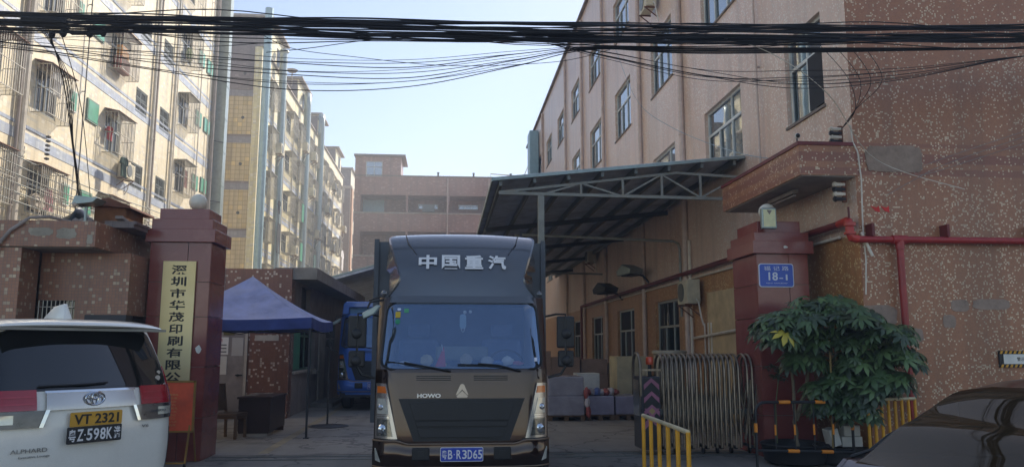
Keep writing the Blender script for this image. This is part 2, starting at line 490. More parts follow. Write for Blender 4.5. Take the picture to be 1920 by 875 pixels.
# ------------------------------------------------------------------ right factory building
fb = thing('factory_building', 'long pink mosaic-tiled factory block with brick-red end wall filling the right side', 'building', (6, 10.73, 0))
XR, YC, YE, HR = 6.0, 10.73, 57.0, 16.6
cols = [(11.5,12.85),(14.95,17.2),(19.6,21.75),(24.35,26.7),(29.25,31.65),(34.1,36.4),(38.9,41.2),(43.6,46.0),(48.4,50.6)]
rows = [(5.5,7.07),(8.95,10.68),(12.5,14.1)]
win = [(a,b,c,d) for a,b in cols for c,d in rows]
low = [(19.7,21.95,.95,2.92),(24.5,26.95,.95,2.9),(29.6,31.8,.95,2.85),(34.4,36.6,.95,2.85)]
mb = MB()
holes_wall(mb, lambda u,v,d: (XR+d,u,v), YC, YE, 3.3, HR, [h for h in win], .16)
mb.build('wall', M['mosaic_side'], fb, fix=False)
mb = MB()
holes_wall(mb, lambda u,v,d: (XR+d,u,v), YC, YE, 0, 3.3, low+[(14.3,15.05,0,2.15)], .16)
mb.build('wall', M['mosaic_warm_lit'], fb, fix=False)
mb = MB(); mb.quad((XR,YC,0),(34,YC,0),(34,YC,HR),(XR,YC,HR)); mb.quad((XR,YE,0),(34,YE,0),(34,YE,HR),(XR,YE,HR))
mb.quad((34,YC,0),(34,YE,0),(34,YE,HR),(34,YC,HR))
mb.build('wall', M['mosaic'], fb, fix=False)
mb = MB(); mb.box(XR+1.6,XR+1.7,YC+.3,YE-.3,0,HR-.2)
for z in (3.4,6.9+1.6,12.0,15.6): mb.box(XR+.2,XR+1.6,YC+.2,YE-.3,z-.12,z)
mb.build('inner_wall', M['plaster_grey'], fb)
mb = MB(); mb.box(XR+.05,33.9,YC+.05,YE-.05,HR-.35,HR-.02)
mb.build('roof', M['concrete'], fb)
mb = MB(); mb.box(XR-.12,XR+.22,YC-.12,YE+.1,HR,HR+.14); mb.box(XR-.12,34,YC-.12,YC+.2,HR+.002,HR+.138)
mb.build('coping', M['plaster_dark'], fb)

def win_mesh(w, h, kind, frame_m):
    """window frame in a 0..w, 0..h opening, outward is -y"""
    m = MB(); f = .055
    m.box(0,w,0,.07,0,f); m.box(0,w,0,.07,h-f,h); m.box(0,f,0.001,.069,f,h-f); m.box(w-f,w,0.001,.069,f,h-f)
    n = 3 if w > 1.6 else 2
    tr = h*.64
    m.box(f,w-f,.002,.068,tr-.03,tr+.03)
    for k in range(1,n):
        x = w*k/n; m.box(x-.022,x+.022,.004,.062,f,tr-.03)
        if k != 1 or n == 2: m.box(x-.02,x+.02,.004,.062,tr+.03,h-f)
    # one sliding sash a little in front
    m.box(f,f+.05,-.012,.001,f,tr-.03); m.box(w/n,w/n+.045,-.012,.003,f,tr-.03)
    return m.mesh('window', frame_m)
def pane_mesh(w, h, m_):
    m = MB(); m.box(.02,w-.02,.034,.042,.02,h-.02)
    return m.mesh('pane', m_)
_wc = {}
def window(parent, loc, rz, w, h, frame_m, pane_m, kind='slide'):
    k = (round(w,2), round(h,2), kind, frame_m.name, pane_m.name)
    if k not in _wc: _wc[k] = (win_mesh(w, h, kind, frame_m), pane_mesh(w, h, pane_m))
    o = inst('window', _wc[k][0], parent, loc, rz)
    p = bpy.data.objects.new('pane', _wc[k][1]); COL.objects.link(p); p.parent = o
    return o
RZ = -math.pi/2
for a,b,c,d in win: window(fb, (XR+.08, b, c), RZ, b-a, d-c, M['frame_white'], M['glass'])
for a,b,c,d in low: window(fb, (XR+.08, b, c), RZ, b-a, d-c, M['alu'], M['glass_dark'])
# near window stands open: a dark sheet paints the shade inside it
mb = MB(); mb.box(XR+.05,XR+.062,11.58,12.1,5.57,6.48); mb.build('open_sash_shade', M['dark_in'], fb)
# curtains and stacked things behind some windows
for (a,b,c,d) in (win[3],win[4],win[6],win[9],low[0],low[1]):
    m = MB(); y0 = a+.1; k = 0
    n = 26
    m.grid(lambda s,t: (XR+.34+.03*math.sin(s*n*1.9), a+.05+s*(b-a)*.6, c+.05+t*(d-c-.1)), n*2, 1)
    m.build('curtain', M['curtain'], fb, fix=False, smooth=True)
# thin window ledges with rusty streak ends
for a,b,c,d in win:
    m = MB(); m.box(XR-.03,XR+.08,a-.04,b+.04,c-.05,c-.004); m.build('window_ledge', M['plaster_dark'], fb)
# recessed expansion bays: faint vertical pilaster strips
for y in (13.9, 18.35, 28.0, 37.6, 47.2):
    pass
M['patch'] = mat('render_patch_mortar', '9c8878', .95, var=.2, scale=5, dirt='7a6a5e', damt=.8, dscale=7, bump=.8, bscale=22)
# patch of bare render, chalk marks on the end wall
m = MB(); random.seed(3)
pts = []
for k in range(70):
    t = 2*math.pi*k/70; c_, s_ = math.cos(t), math.sin(t)
    pts.append((6.62+.44*math.copysign(abs(c_)**.35, c_)+random.uniform(-.02,.02), 4.42+.2*math.copysign(abs(s_)**.35, s_)+random.uniform(-.015,.015)))
m.prism(pts, YC-.012, YC+.02); m.build('render_patch', M['patch'], fb)
for (x,z,w_,h_) in ((7.28,2.02,.1,.1),(7.46,2.25,.14,.09),(7.95,2.27,.3,.08),(6.75,1.82,.12,.1),(6.2,2.1,.3,.16)):
    m = MB(); q = []
    for k in range(40):
        t = 2*math.pi*k/40; q.append((x+w_*math.copysign(abs(math.cos(t))**.6,math.cos(t))*random.uniform(.93,1.03), z+h_*math.copysign(abs(math.sin(t))**.6,math.sin(t))*random.uniform(.9,1.05)))
    m.prism(q, YC-.006, YC+.02); m.build('render_patch', M['patch'], fb)
# red paint scraps
for x,z in ((6.27,3.66),(6.42,3.66)):
    m = MB(); m.prism([(x-.07,z+.05),(x+.02,z+.02),(x+.06,z+.05),(x+.07,z-.05),(x,z-.03)], YC-.005, YC+.01)
    m.build('red_paper_scrap', mat('red_paper', 'c8281e', .6), fb)

# porch slab with tiled fascia
pc = MB(); pc.box(5.14,6.02,YC-.03,13.9,4.15,4.6)
por = pc.build('porch', M['mosaic'], fb)
m = MB(); m.box(5.12,6.0,YC-.05,13.92,4.597,4.65); m.build('coping', M['red_dark'], por)
m = MB(); m.box(5.18,5.99,YC,13.86,4.135,4.149); m.build('soffit', M['ceiling_white'], por)
m = MB(); m.box(5.45,5.53,11.6,12.6,4.06,4.12); m.cyl((5.49,11.65,4.03),(5.49,12.55,4.03),.018); m.box(5.47,5.51,11.7,11.74,4.12,4.14); m.box(5.47,5.51,12.4,12.44,4.12,4.14)
solo(m, 'tube_light_fitting', M['plaster_grey'], 'narrow fluorescent tube fitting under the tiled porch slab', 'light fitting')
# cream panel, roller shutter housing, grey door
m = MB(); m.box(XR-.03,XR+.05,15.5,17.4,0,2.88); m.build('panel', M['plaster_cream'], fb)
m = MB(); m.prismx([(0,0),(-.05,.05),(-.05,.2),(.02,.25),(.2,.25),(.2,0)], 0, 1) if False else None
m = MB()
for k in range(7):
    m.box(XR-.16-.012*(k%2),XR,14.25,15.3,2.12+k*.035,2.153+k*.035)
m.build('shutter_box', M['alu'], fb, bevel=.01)
m = MB(); m.box(XR+.06,XR+.1,14.3,15.05,0,2.15); m.build('door', M['plaster_grey'], fb)

# drain pipes with collars
for y, r_ in ((13.95,.022),(18.75,.075),(22.95,.065),(28.55,.06),(33.2,.06),(38.0,.06),(47.5,.07)):
    m = MB(); m.cyl((XR-.07,y,.15),(XR-.07,y,HR-.2),r_,10)
    z = 1.2
    while z < HR-.3: m.cyl((XR-.07,y,z),(XR-.07,y,z+.06),r_*1.18,10); m.box(XR-.07,XR,y-.02,y+.02,z+.01,z+.04); z += 2.9
    m.build('drain_pipe', M['pvc_pink'], fb, smooth=True)
m = MB(); m.tube([(5.93,18.45,.1),(5.93,18.45,4.2),(5.93,18.45,4.25)],.04,8); m.build('drain_pipe', M['pvc'], fb, smooth=True)
# small cream service pipes near the panel
for y in (17.35,17.6,17.15):
    m = MB(); m.cyl((XR-.04,y,0),(XR-.04,y,2.2),.02,8); m.build('service_pipe', M['pvc'], fb, smooth=True)
m = MB(); m.tube([(XR-.1,15.3,1.85),(XR-.1,15.35,2.0),(XR-.1,18.3,1.86)],.03,8); m.build('service_pipe', M['pvc'], fb, smooth=True)
m = MB(); m.cyl((XR-.05,11.2,3.3),(XR-.05,33.4,3.3),.022,8); m.build('service_pipe', M['pvc'], fb, smooth=True)
# upper service box at the far end and set-down end bay
m = MB(); m.box(5.35,5.95,49.6,51.0,8.6,15.9); m.prismx([(49.6,8.6),(51.0,8.6),(50.6,7.9),(50.0,7.9)],5.4,5.95); m.build('duct_housing', M['galv_blue'], fb, bevel=.03)

# ---- things fixed to the factory
def ac_unit(name, label, loc, rz, s=1.0, group='air conditioner outdoor units', bracket=True):
    t = vthing(name, label, 'air conditioner', loc, rz, group)
    m = MB(); m.box(-.4*s,.4*s,-.3*s,0,0,.56*s); m.build('casing', M['ac_white'], t, bevel=.012)
    m = MB(); m.cyl((-.1*s,-.3*s-.004,.28*s),(-.1*s,-.3*s-.02,.28*s),.22*s,20)
    m.build('fan_grille', M['alu_dark'], t)
    m = MB(); m.box(.21*s,.38*s,-.31*s,-.3*s-.001,.06*s,.5*s); m.build('side_panel', M['ac_white'], t)
    if bracket:
        for x in (-.3,.3):
            m = MB(); m.bar((x*s,.02,-.02),(x*s,-.34*s,-.02),.03); m.bar((x*s,.04,-.3*s),(x*s,-.3*s,-.03),.025); m.build('bracket', M['rust'], t)
        m = MB(); m.tube([(.4*s,-.1*s,.1*s),(.5*s,-.08*s,.02),(.5*s,-.03*s,-.3*s),(.44*s,.04,-.5*s)],.02,6); m.build('hose', M['white'], t, smooth=True)
    return t
def ac_copy(src, label, loc, rz):
    c = copy_tree(src); c.location = loc; c.rotation_euler = (0,0,rz); c['label'] = label; return c
AC0 = ac_unit('air_conditioner', 'cream air conditioner unit on the factory wall just below the red pipe', (5.9,18.05,2.66), RZ)
ac_copy(AC0, 'air conditioner unit high on the pink factory wall at the top edge', (5.9,21.0,11.35), RZ)
ac_copy(AC0, 'pale air conditioner unit peeping over the canopy roof under a factory window', (5.9,30.6,5.0), RZ)

fp = thing('fire_pipe', 'red fire water pipe with elbow and vertical drop on the mosaic wall', 'pipe', (6.5,10.6,0))
m = MB(); m.cyl((5.86,10.6,3.19),(14,10.6,3.19),.05,12); m.build('pipe', M['red_pipe'], fp, smooth=True)
m = MB(); m.cyl((6.53,10.6,0),(6.53,10.6,3.15),.05,12); m.build('pipe', M['red_pipe'], fp, smooth=True)
m = MB(); m.cyl((5.86,11.0,3.47),(5.86,33.5,3.4),.055,12); m.build('pipe', M['red_dark'], fp, smooth=True)
m = MB(); m.cyl((5.86,33.5,3.4),(5.86,33.5,0),.055,12); m.build('pipe', M['red_dark'], fp, smooth=True)
m = MB(); m.tube([(5.86,11.02,3.47),(5.84,10.75,3.48),(5.80,10.64,3.45),(5.79,10.6,3.38),(5.79,10.6,3.28),(5.81,10.6,3.21),(5.9,10.6,3.19)],.062,12)
m.cyl((5.79,10.6,3.43),(5.79,10.6,3.38),.085,14); m.cyl((5.79,10.6,3.29),(5.79,10.6,3.26),.085,14)
m.build('elbow', mat('red_bright','b8382c',.35,dirt='7c2420'), fp, smooth=True)
m = MB(); m.cyl((5.79,10.6,3.5),(5.79,10.6,3.66),.016,8); m.build('valve_stem', M['red_dark'], fp)
m = MB(); m.cyl((6.42,10.6,3.19),(6.64,10.6,3.19),.066,12); m.cyl((6.53,10.6,3.2),(6.53,10.6,3.05),.064,12); m.build('tee_joint', M['red_pipe'], fp, smooth=True)
for x in (6.12,7.26,8.6):
    m = MB(); m.box(x-.02,x+.02,10.55,10.75,3.24,3.42); m.build('pipe_hanger', M['red_dark'], fp)
m = MB(); m.cyl((5.98,10.64,3.3),(6.12,10.62,2.95),.022,8)
solo(m,'pipe_offcut',M['pvc'],'short white plastic pipe stub hanging slanted just below the red elbow','pipe',smooth=True)

# white cable down the corner
m = MB(); m.tube([(5.93,10.66,4.9),(5.97,10.69,4.66),(6.02,10.66,4.5),(6.06,10.68,4.1),(6.04,10.69,3.4),(6.05,10.68,2.9),(6.02,10.69,2.4)],.011,6)
solo(m,'wall_cable',M['pvc'],'thin white cable hanging down the corner of the mosaic wall past the red pipe elbow','cable',smooth=True)
def insul(label, z0, z1, n):
    t = thing('insulator_rack', label, 'insulator rack', (5.9,10.9,z0))
    m = MB(); m.box(5.86,5.92,10.86,10.9,z0,z1); m.build('rack_bar', M['rust'], t)
    for k in range(n):
        z = z0+.05+(z1-z0-.1)*k/(n-1)
        m = MB(); m.cyl((5.72,10.88,z),(5.9,10.88,z),.03,8); m.cyl((5.74,10.88,z),(5.76,10.88,z),.045,8); m.build('insulator', M['pvc'] if k % 2 else M['dark_metal'], t)
insul('dark iron bracket with white insulators on the wall corner standing above the porch slab', 4.66, 4.95, 4)
insul('dark iron bracket with insulators on the wall just below the porch slab', 3.78, 4.1, 4)
t = thing('dome_camera', 'small round security camera on top of the porch corner', 'camera', (5.16,10.78,4.65))
m = MB(); m.cyl((5.16,10.78,4.65),(5.16,10.78,4.72),.012,8); m.build('stem', M['dark_metal'], t)
m = MB(); m.sphere((5.16,10.76,4.75),.042); m.build('housing', M['white'], t, smooth=True)
m = MB(); m.sphere((5.155,10.735,4.748),.032); m.build('lens', M['black'], t, smooth=True)
# warning sign on the right edge
t = thing('warning_sign', 'white warning notice with black and yellow striped border on the mosaic wall', 'sign', (8.15,10.7,1.3))
m = MB(); m.box(7.98,8.6,10.70,10.725,1.36,1.6); m.build('board', M['black'], t)
m = MB(); m.box(8.04,8.54,10.694,10.7,1.41,1.55); m.build('face', M['white'], t)
for k in range(9):
    x = 7.985+k*.07
    for z in (1.362,1.556):
        m = MB(); m.prism([(x,z),(x+.035,z),(x+.055,z+.042),(x+.02,z+.042)],10.693,10.699); m.build('stripe', M['yellow_paint'], t)
letter(t,'警示',.06,(8.3,10.693,1.48),M['black'])

# ------------------------------------------------------------------ metal canopy over the loading side
cs = thing('loading_canopy', 'large grey sheet-metal canopy on posts leaning against the pink factory', 'canopy', (1.83,15,0))
def rz_(x): return 4.93 + (x-.9)*.108
y0, y1 = 15.0, 41.0
m = MB()
def roofpt(s,t,dz=0):
    x = .88+s*5.1; return (x, y0-.15+t*(y1-y0+.3), rz_(x)+dz)
n = 120
# corrugated sheet: ribs run down the slope
m.grid(lambda s,t: (lambda p:(p[0],p[1],p[2]+(.022 if int(round(t*n)) % 4 in (0,1) else 0)))(roofpt(s,t)), 1, n)
m.build('roof_sheet', M['roof_sheet'], cs, solid=.012)
m = MB(); m.bar((.86,y0-.16,rz_(.86)-.02),(5.98,y0-.16,rz_(5.98)-.02),.02,.06); m.build('roof_edge', M['galv'], cs)
m = MB(); m.bar((.86,y0-.16,rz_(.86)-.02),(.86,y1,rz_(.86)-.02),.03,.09); m.build('gutter', M['galv'], cs)
for k in range(8):
    x = 1.0+k*.68
    m = MB(); m.box(x,x+.06,y0-.1,y1,rz_(x)-.15,rz_(x)-.02); m.build('purlin', M['alu_dark'], cs)
def truss(y):
    t = MB()
    xa, xb = .95, 5.95
    bot = 4.62
    t.bar((1.0,y,bot+.05),(xb,y,bot),.06)
    t.bar((1.0,y,bot+.06),(4.6,y,5.14),.05); t.bar((4.6,y,5.14),(xb,y,5.08),.05)
    f = MB()
    xs = [1.83,2.65,3.5,4.3,5.1,5.9]
    def top(x): return bot+.06+(x-1.0)*(5.14-bot-.06)/3.6 if x < 4.6 else 5.14-(x-4.6)*.045
    root = t.build('truss', M['truss'], cs)
    for k, x in enumerate(xs[:-1]):
        if x > 1.9:
            m = MB(); m.bar((x,y,bot+.02),(x,y,top(x)),.045); m.build('strut', M['truss'], root)
        a, b = (x, xs[k+1])
        m = MB()
        if k % 2: m.bar((a,y,top(a)),(b,y,bot+.02),.035)
        else: m.bar((a,y,bot+.02),(b,y,top(b)),.035)
        m.build('strut', M['truss'], root)
def beam(y):
    m = MB(); m.bar((1.0,y,rz_(1.0)-.22),(5.95,y,rz_(5.95)-.22),.07,.12); m.build('rafter', M['dark_metal'], cs)
for y in (15.02, 20.3, 25.6, 30.9, 36.2):
    truss(y) if y < 16 else beam(y)
    m = MB(); m.box(1.78,1.9,y-.06,y+.06,0,4.62); m.build('post', M['truss'], cs)
m = MB(); m.tube([(1.85,19.0,4.42),(5.7,19.0,4.3),(5.82,19.0,4.24),(5.86,19.0,4.1),(5.86,19.0,2.4)],.035,8); m.build('tie_rail', M['truss'], cs, smooth=True)
m = MB(); m.tube([(1.85,28.5,4.42),(5.8,28.5,4.35)],.035,8); m.build('tie_rail', M['truss'], cs, smooth=True)

# flood lamps fixed on the wall under the canopy
def hood(label, loc, m_, s=1.0):
    t = vthing('wall_lamp', label, 'lamp', loc, RZ+.3)
    b = MB(); b.prism([(-.35*s,0),(.3*s,.02*s),(.38*s,.14*s),(-.1*s,.3*s),(-.4*s,.12*s)], -.3*s, .1*s); b.build('lamp_hood', m_, t, bevel=.02)
    b = MB(); b.box(-.2*s,.2*s,-.25*s,.05*s,-.03,.0); b.build('lamp_glass', M['glass_dark'], t)
    b = MB(); b.tube([(0,.1,.05),(.05,.3,.0),(.05,.5,-.2)],.035,6); b.build('arm', M['dark_metal'], t, smooth=True)
hood('dark shaded wall lamp under the canopy, left one of the pair above the red pipe', (5.5,26.0,3.45), M['dark_metal'], 1.25)
hood('pale metal wall lamp under the canopy, right one of the pair above the red pipe', (5.5,22.5,3.75), M['galv'], 1.1)

# ------------------------------------------------------------------ left apartment block
XL = -12.0
RL = math.pi/2
la = thing('apartment_building', 'cream tiled apartment block with blue stripes, window cages and green shutters, nearest on the left', 'building', (XL, 12, 0))
HL = 21.0
cageY = [(19.35,21.1),(22.6,24.1),(27.25,28.75),(34.3,35.75)]
cz = [5.35,8.35,11.4,14.4,17.4]
holes = []; cages = []
for i,(a,b) in enumerate(cageY):
    for z in cz:
        holes.append((a+.12,b-.12,z+.12,z+1.42)); cages.append((a,b,z))
flat = []
for (a,b) in ((29.78,30.82),(32.28,33.25)):
    for z in (7.68,10.62,13.6,16.6): flat.append((a,b,z,z+.95))
greens = [(24.72,25.15,z,z+.68) for z in (6.05,9.08,12.1)] + [(25.88,26.7,z,z+.75) for z in (6.0,9.1,12.05)] + [(36.6,37.45,z,z+.72) for z in (9.0,12.1,15.1)] + [(37.85,38.75,z,z+.72) for z in (9.1,12.1,15.1)]
mb = MB(); holes_wall(mb, lambda u,v,d:(XL-d,u,v), 12, 40.3, 0, HL, holes+flat, .18)
lw = mb.build('wall', M['tile_cream'], la, fix=False)
mb = MB(); mb.quad((XL,40.3,0),(XL-14,40.3,0),(XL-14,40.3,HL),(XL,40.3,HL)); mb.quad((XL,12,0),(XL-14,12,0),(XL-14,12,HL),(XL,12,HL)); mb.quad((XL,12,HL),(XL,40.3,HL),(XL-14,40.3,HL),(XL-14,12,HL))
mb.build('wall', M['tile_cream'], la, fix=False)
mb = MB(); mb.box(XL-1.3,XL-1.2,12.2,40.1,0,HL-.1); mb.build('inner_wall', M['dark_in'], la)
for z in cz:
    m = MB(); m.box(XL-.001,XL+.012,12,40.3,z-1.02+.05,z-.72+.05); m.build('stripe_course', M['tile_blue'], la)
    m = MB(); m.box(XL-.001,XL+.012,12,40.3,z-.6+.05,z-.5+.05); m.build('stripe_course', M['tile_blue'], la)
for a,b,c,d in holes: window(la, (XL-.02,a,c), RL, b-a, d-c, M['alu'] , M['glass_dark'])
# window bars
def barred(parent, a,b,c,d, x):
    o = inst('window_grille', _bars(b-a,d-c), parent, (x,a,c), RL); return o
_bc = {}
def _bars(w,h):
    k=(round(w,2),round(h,2))
    if k not in _bc:
        m = MB(); n = max(4,int(w/.11))
        for i in range(n+1): m.box(w*i/n-.009,w*i/n+.009,-.02,-.002,0,h)
        for z in (.03,h*.5,h-.03): m.box(0,w,-.026,-.0201,z-.012,z+.012)
        _bc[k] = m.mesh('window_grille', M['alu_dark'], fix=False)
    return _bc[k]
for a,b,c,d in flat:
    window(la, (XL-.03,a,c), RL, b-a, d-c, M['alu'], M['glass_dark']); barred(la,a,b,c,d,XL)
for a,b,c,d in greens:
    mm = M['teal_film'] if random.random() < .35 else M['green_film']
    o = MB(); o.box(XL-.002,XL+.05,a,b,c,d); o = o.build('shutter', M['frame_white'] if b-a < .5 else M['frame_green'], la)
    q = MB(); q.box(XL+.05,XL+.06,a+.05,b-.05,c+.05,d-.05); q.build('shutter_panel', mm, o)

# projecting cages
_cc = {}
def cage_mesh(w,h,d,bars_in):
    k=(w,h,d,bars_in)
    if k in _cc: return _cc[k]
    m = MB(); r=.02
    for z in (0,h*.5,h):
        m.box(0,w,-d-r/2,-d+r/2,z-r/2,z+r/2); m.box(-r/2,r/2,-d,0,z-r/2,z+r/2); m.box(w-r/2,w+r/2,-d,0,z-r/2,z+r/2)
    for x in (0,w): m.box(x-r/2,x+r/2,-d-r/2,-d+r/2,0,h)
    for i in range(int(w/.12)): m.box(.06+i*.12,.075+i*.12,-d,0,-.008,.004)
    bb = MB()
    nb = int(w/.105)
    for i in range(1,nb): bb.box(w*i/nb-.007,w*i/nb+.007,-d-.007,-d+.007,0,h)
    ns = max(3,int(d/.1))
    for x in (0,w):
        for i in range(1,ns): bb.box(x-.007,x+.007,-d*i/ns-.007,-d*i/ns+.007,0,h)
    me = m.mesh('window_cage', M['steel_bar'], fix=False)
    if not bars_in:
        b1 = MB(); b1.box(-.008,.008,-.008,.008,0,h)
        _cc[k] = (me, b1.mesh('bar', M['steel_bar'], fix=False), [(w*i/nb,-d) for i in range(1,nb)]+[(x,-d*i/ns) for x in (0,w) for i in range(1,ns)])
    else:
        m2 = MB(); m2.v = list(m.v); m2.f = list(m.f); m2._add(bb.v, bb.f); 
        m2.box(-.03,w+.03,-d-.06,0,h+.01,h+.03)
        _cc[k] = (m2.mesh('window_cage', M['steel_bar'], fix=False), None, [])
    return _cc[k]
def cage(parent, x, a, z, w, h, d, joined, rz=RL, roofm=None):
    me, bm_, ps = cage_mesh(round(w,2),round(h,2),round(d,2),joined)
    o = inst('window_cage', me, parent, (x,a,z), rz)
    for (px,py) in ps:
        b = bpy.data.objects.new('bar', bm_); COL.objects.link(b); b.parent=o; b.location=(px,py,0)
    if not joined:
        r_ = MB(); r_.prismx([(0.0,h+.12),(-d-.06,h+.01),(-d-.06,h+.03),(0.0,h+.14)],-.04,w+.04)
        rr = bpy.data.objects.new('cage_roof', r_.mesh('cage_roof', roofm or M['rust'])); COL.objects.link(rr); rr.parent=o
    return o
random.seed(11)
for a,b,z in cages:
    if z > 17 and a < 30: continue
    near = (a < 29)
    dd = .62 if a < 22 else .46
    cage(la, XL, a, z, b-a, 1.45, dd if a>22 else .55, not near)
# things kept in cages and hanging out
def blob(c, sx, sy, sz, seed, n=9, m_=7):
    rd = random.Random(seed); mb = MB()
    mb.sphere((0,0,0),1,n,m_)
    mb.v = [(c[0]+x*sx*(1+rd.uniform(-.18,.18)), c[1]+y*sy*(1+rd.uniform(-.18,.18)), c[2]+z*sz*(1+rd.uniform(-.18,.18))) for x,y,z in mb.v]
    return mb
def cloth(pts, folds=5, amp=.03, ax=1, seed=0):
    """hanging garment: outline rows [(z, lo, hi)], folded along axis y"""
    mb = MB(); rows_ = []
    nu = 14
    for z, lo, hi in pts:
        rows_.append([(amp*math.sin(folds*2*math.pi*i/nu+z*3+seed), lo+(hi-lo)*i/nu, z) for i in range(nu+1)])
    vs = [p for r_ in rows_ for p in r_]; fs=[]
    for j in range(len(rows_)-1):
        for i in range(nu): fs.append((j*(nu+1)+i,j*(nu+1)+i+1,(j+1)*(nu+1)+i+1,(j+1)*(nu+1)+i))
    mb._add(vs,fs); return mb
def garment(kind, loc, s, mt, label, group=None, rz=0):
    t = vthing(kind, label, 'laundry', loc, rz, group)
    if kind == 'shirt':
        m = cloth([(0,-.12*s,.12*s),(-.06*s,-.33*s,.33*s),(-.25*s,-.36*s,.36*s),(-.26*s,-.2*s,.2*s),(-.7*s,-.22*s,.22*s)])
    elif kind == 'trousers':
        m = cloth([(0,-.17*s,.17*s),(-.3*s,-.2*s,.2*s)])
        m2 = cloth([(-.3*s,-.2*s,-.01*s),(-.85*s,-.2*s,-.06*s)],2); m._add(m2.v,m2.f)
        m2 = cloth([(-.3*s,.01*s,.2*s),(-.85*s,.06*s,.2*s)],2); m._add(m2.v,m2.f)
    else:
        m = cloth([(0,-.15*s,.15*s),(-.5*s,-.26*s,.26*s)],4)
    m.build('cloth', mt, t, solid=.01, smooth=True)
    m = MB(); m.bar((0,-.22*s,.03),(0,.22*s,.03),.012); m.build('hanger', M['dark_metal'], t)
    return t
green_c = mat('cloth_dark_green','24443a',.9); red_c = mat('cloth_red','b0323c',.9); black_c = mat('cloth_black','24262c',.9)
white_c = mat('cloth_white','c8c8c8',.9); pink_c = mat('cloth_pink','b87c88',.9)
garment('shirt', (-11.45,27.85,8.3), 1.0, green_c, 'dark green shirt hanging under the laundry-filled cage on the nearest apartment block')
garment('shirt', (-11.8,34.9,12.5), .9, white_c, 'pale shirt hanging inside the window cage left of a dark green shutter, middle height')
garment('trousers', (-11.78,35.2,9.5), .9, red_c, 'faded red trousers in the lowest window cage left of the globe-topped pillar')
garment('shirt', (-11.8,28.3,12.75), .8, black_c, 'dark shirt hanging in the window cage above the orange box')
garment('shirt', (-11.62,23.2,9.7), 1.0, white_c, 'white shirt hanging in the cage left of the small teal shutter')
garment('shirt', (-11.85,27.45,9.3), .7, red_c, 'small red garment hanging inside the window cage above the dark green shirt')
garment('skirt', (-11.85,23.7,6.3), 1.3, pink_c, 'pink-red cloth hanging inside the lower cage left of the teal shutter')
ac_copy(AC0, 'white air conditioner unit on the apartment wall beside the dark green shirt', (-11.95,28.9,7.75), RL)
m = MB(); m.box(-11.94,-11.7,27.5,28.3,11.46,11.95)
solo(m,'storage_box',mat('box_red','8c4a3c',.7),'faded red box on the floor of the highest clearly seen window cage','box')
m = MB(); m.box(-11.92,-11.72,27.6,28.2,12.0,12.4)
solo(m,'storage_box',mat('box_orange','d08a2c',.6),'orange box stacked on the faded red box in the window cage','box', bevel=.01)
m = blob((-11.8,22.95,5.75),.16,.4,.25,4); solo(m,'plastic_bag',M['plaster'],'crumpled pale plastic bag stuffed in the lowest window cage beside the pink-red cloth','bag')
m = blob((-11.8,34.8,14.8),.15,.35,.3,5); solo(m,'potted_plant',mat('leaf_far','5a6a30',.8),'yellow-green pot plant in the window cage below the cable bundle','plant')
# pipes on the facade
for y, r_, mm in ((22.05,.09,'pvc'),(21.8,.05,'plaster_grey'),(25.5,.02,'dark_metal'),(31.3,.06,'pvc'),(31.55,.05,'plaster_grey'),(33.55,.05,'pvc'),(33.8,.03,'pvc'),(36.9,.03,'pvc'),(39.0,.1,'plaster_grey'),(38.3,.03,'pvc')):
    m = MB(); m.cyl((XL+.1,y,0),(XL+.1,y,HL),r_,8); z=.9
    while z < HL: m.cyl((XL+.1,y,z),(XL+.1,y,z+.06),r_*1.2,8); m.box(XL,XL+.1,y-.015,y+.015,z+.02,z+.04); z+=3.0
    m.build('drain_pipe', M[mm], la, smooth=True)
m = MB(); m.box(XL+.02,XL+.5,39.65,40.15,0,HL+1.2); z=1
m.build('exhaust_duct', M['galv'], la)
for k in range(12):
    m = MB(); m.box(XL+.01,XL+.52,39.63,40.17,1+k*1.75,1.04+k*1.75); m.build('duct_joint', M['galv'], la)
m = MB(); m.box(XL+.1,XL+.3,40.2,40.28,0,HL+1); m.build('duct_side', M['galv_blue'], la)
for z in (8.9,12.0,15.2):
    m = MB(); m.bar((XL,39.2,z),(XL+.5,39.62,z),.04); m.build('duct_bracket', M['dark_metal'], la)

# ------------------------------------------------------------------ second, long apartment block
lb = thing('apartment_building', 'long pale yellow apartment row with ducts, stair houses and laundry, second on the left', 'building', (XL, 48.6, 0))
YB0, YB1, HB = 48.6, 88.0, 20.7
pat = [(50.0,1.9,'c'),(53.5,1.0,'w'),(56.6,1.9,'c'),(59.6,1.9,'c'),(63.6,1.9,'c'),(66.6,1.9,'c'),(69.8,1.0,'w'),(71.9,1.9,'c'),(75.0,1.9,'c'),(78.2,1.0,'w'),(80.6,1.9,'c'),(83.4,1.9,'c')]
bz = [2.4,5.4,8.4,11.4,14.4,17.4]
holes = []
for y,w_,k in pat:
    for z in bz: holes.append((y+.1,y+w_-.1,z+.1,z+1.45))
mb = MB(); holes_wall(mb, lambda u,v,d:(XL-d,u,v), YB0, YB1, 0, HB, holes, .18)
mb.build('wall', M['tile_cream2'], lb, fix=False)
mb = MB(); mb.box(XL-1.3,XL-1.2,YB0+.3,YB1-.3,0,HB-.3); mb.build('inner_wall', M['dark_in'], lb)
mb = MB(); mb.quad((XL-14,YB0,0),(XL,YB0,0),(XL,YB0,HB),(XL-14,YB0,HB)); mb.quad((XL-14,YB1,0),(XL,YB1,0),(XL,YB1,HB),(XL-14,YB1,HB)); mb.quad((XL-.2,YB0,HB-.9),(XL-14,YB0,HB-.9),(XL-14,YB1,HB-.9),(XL-.2,YB1,HB-.9))
mb.build('wall', M['tile_yellow'], lb, fix=False)
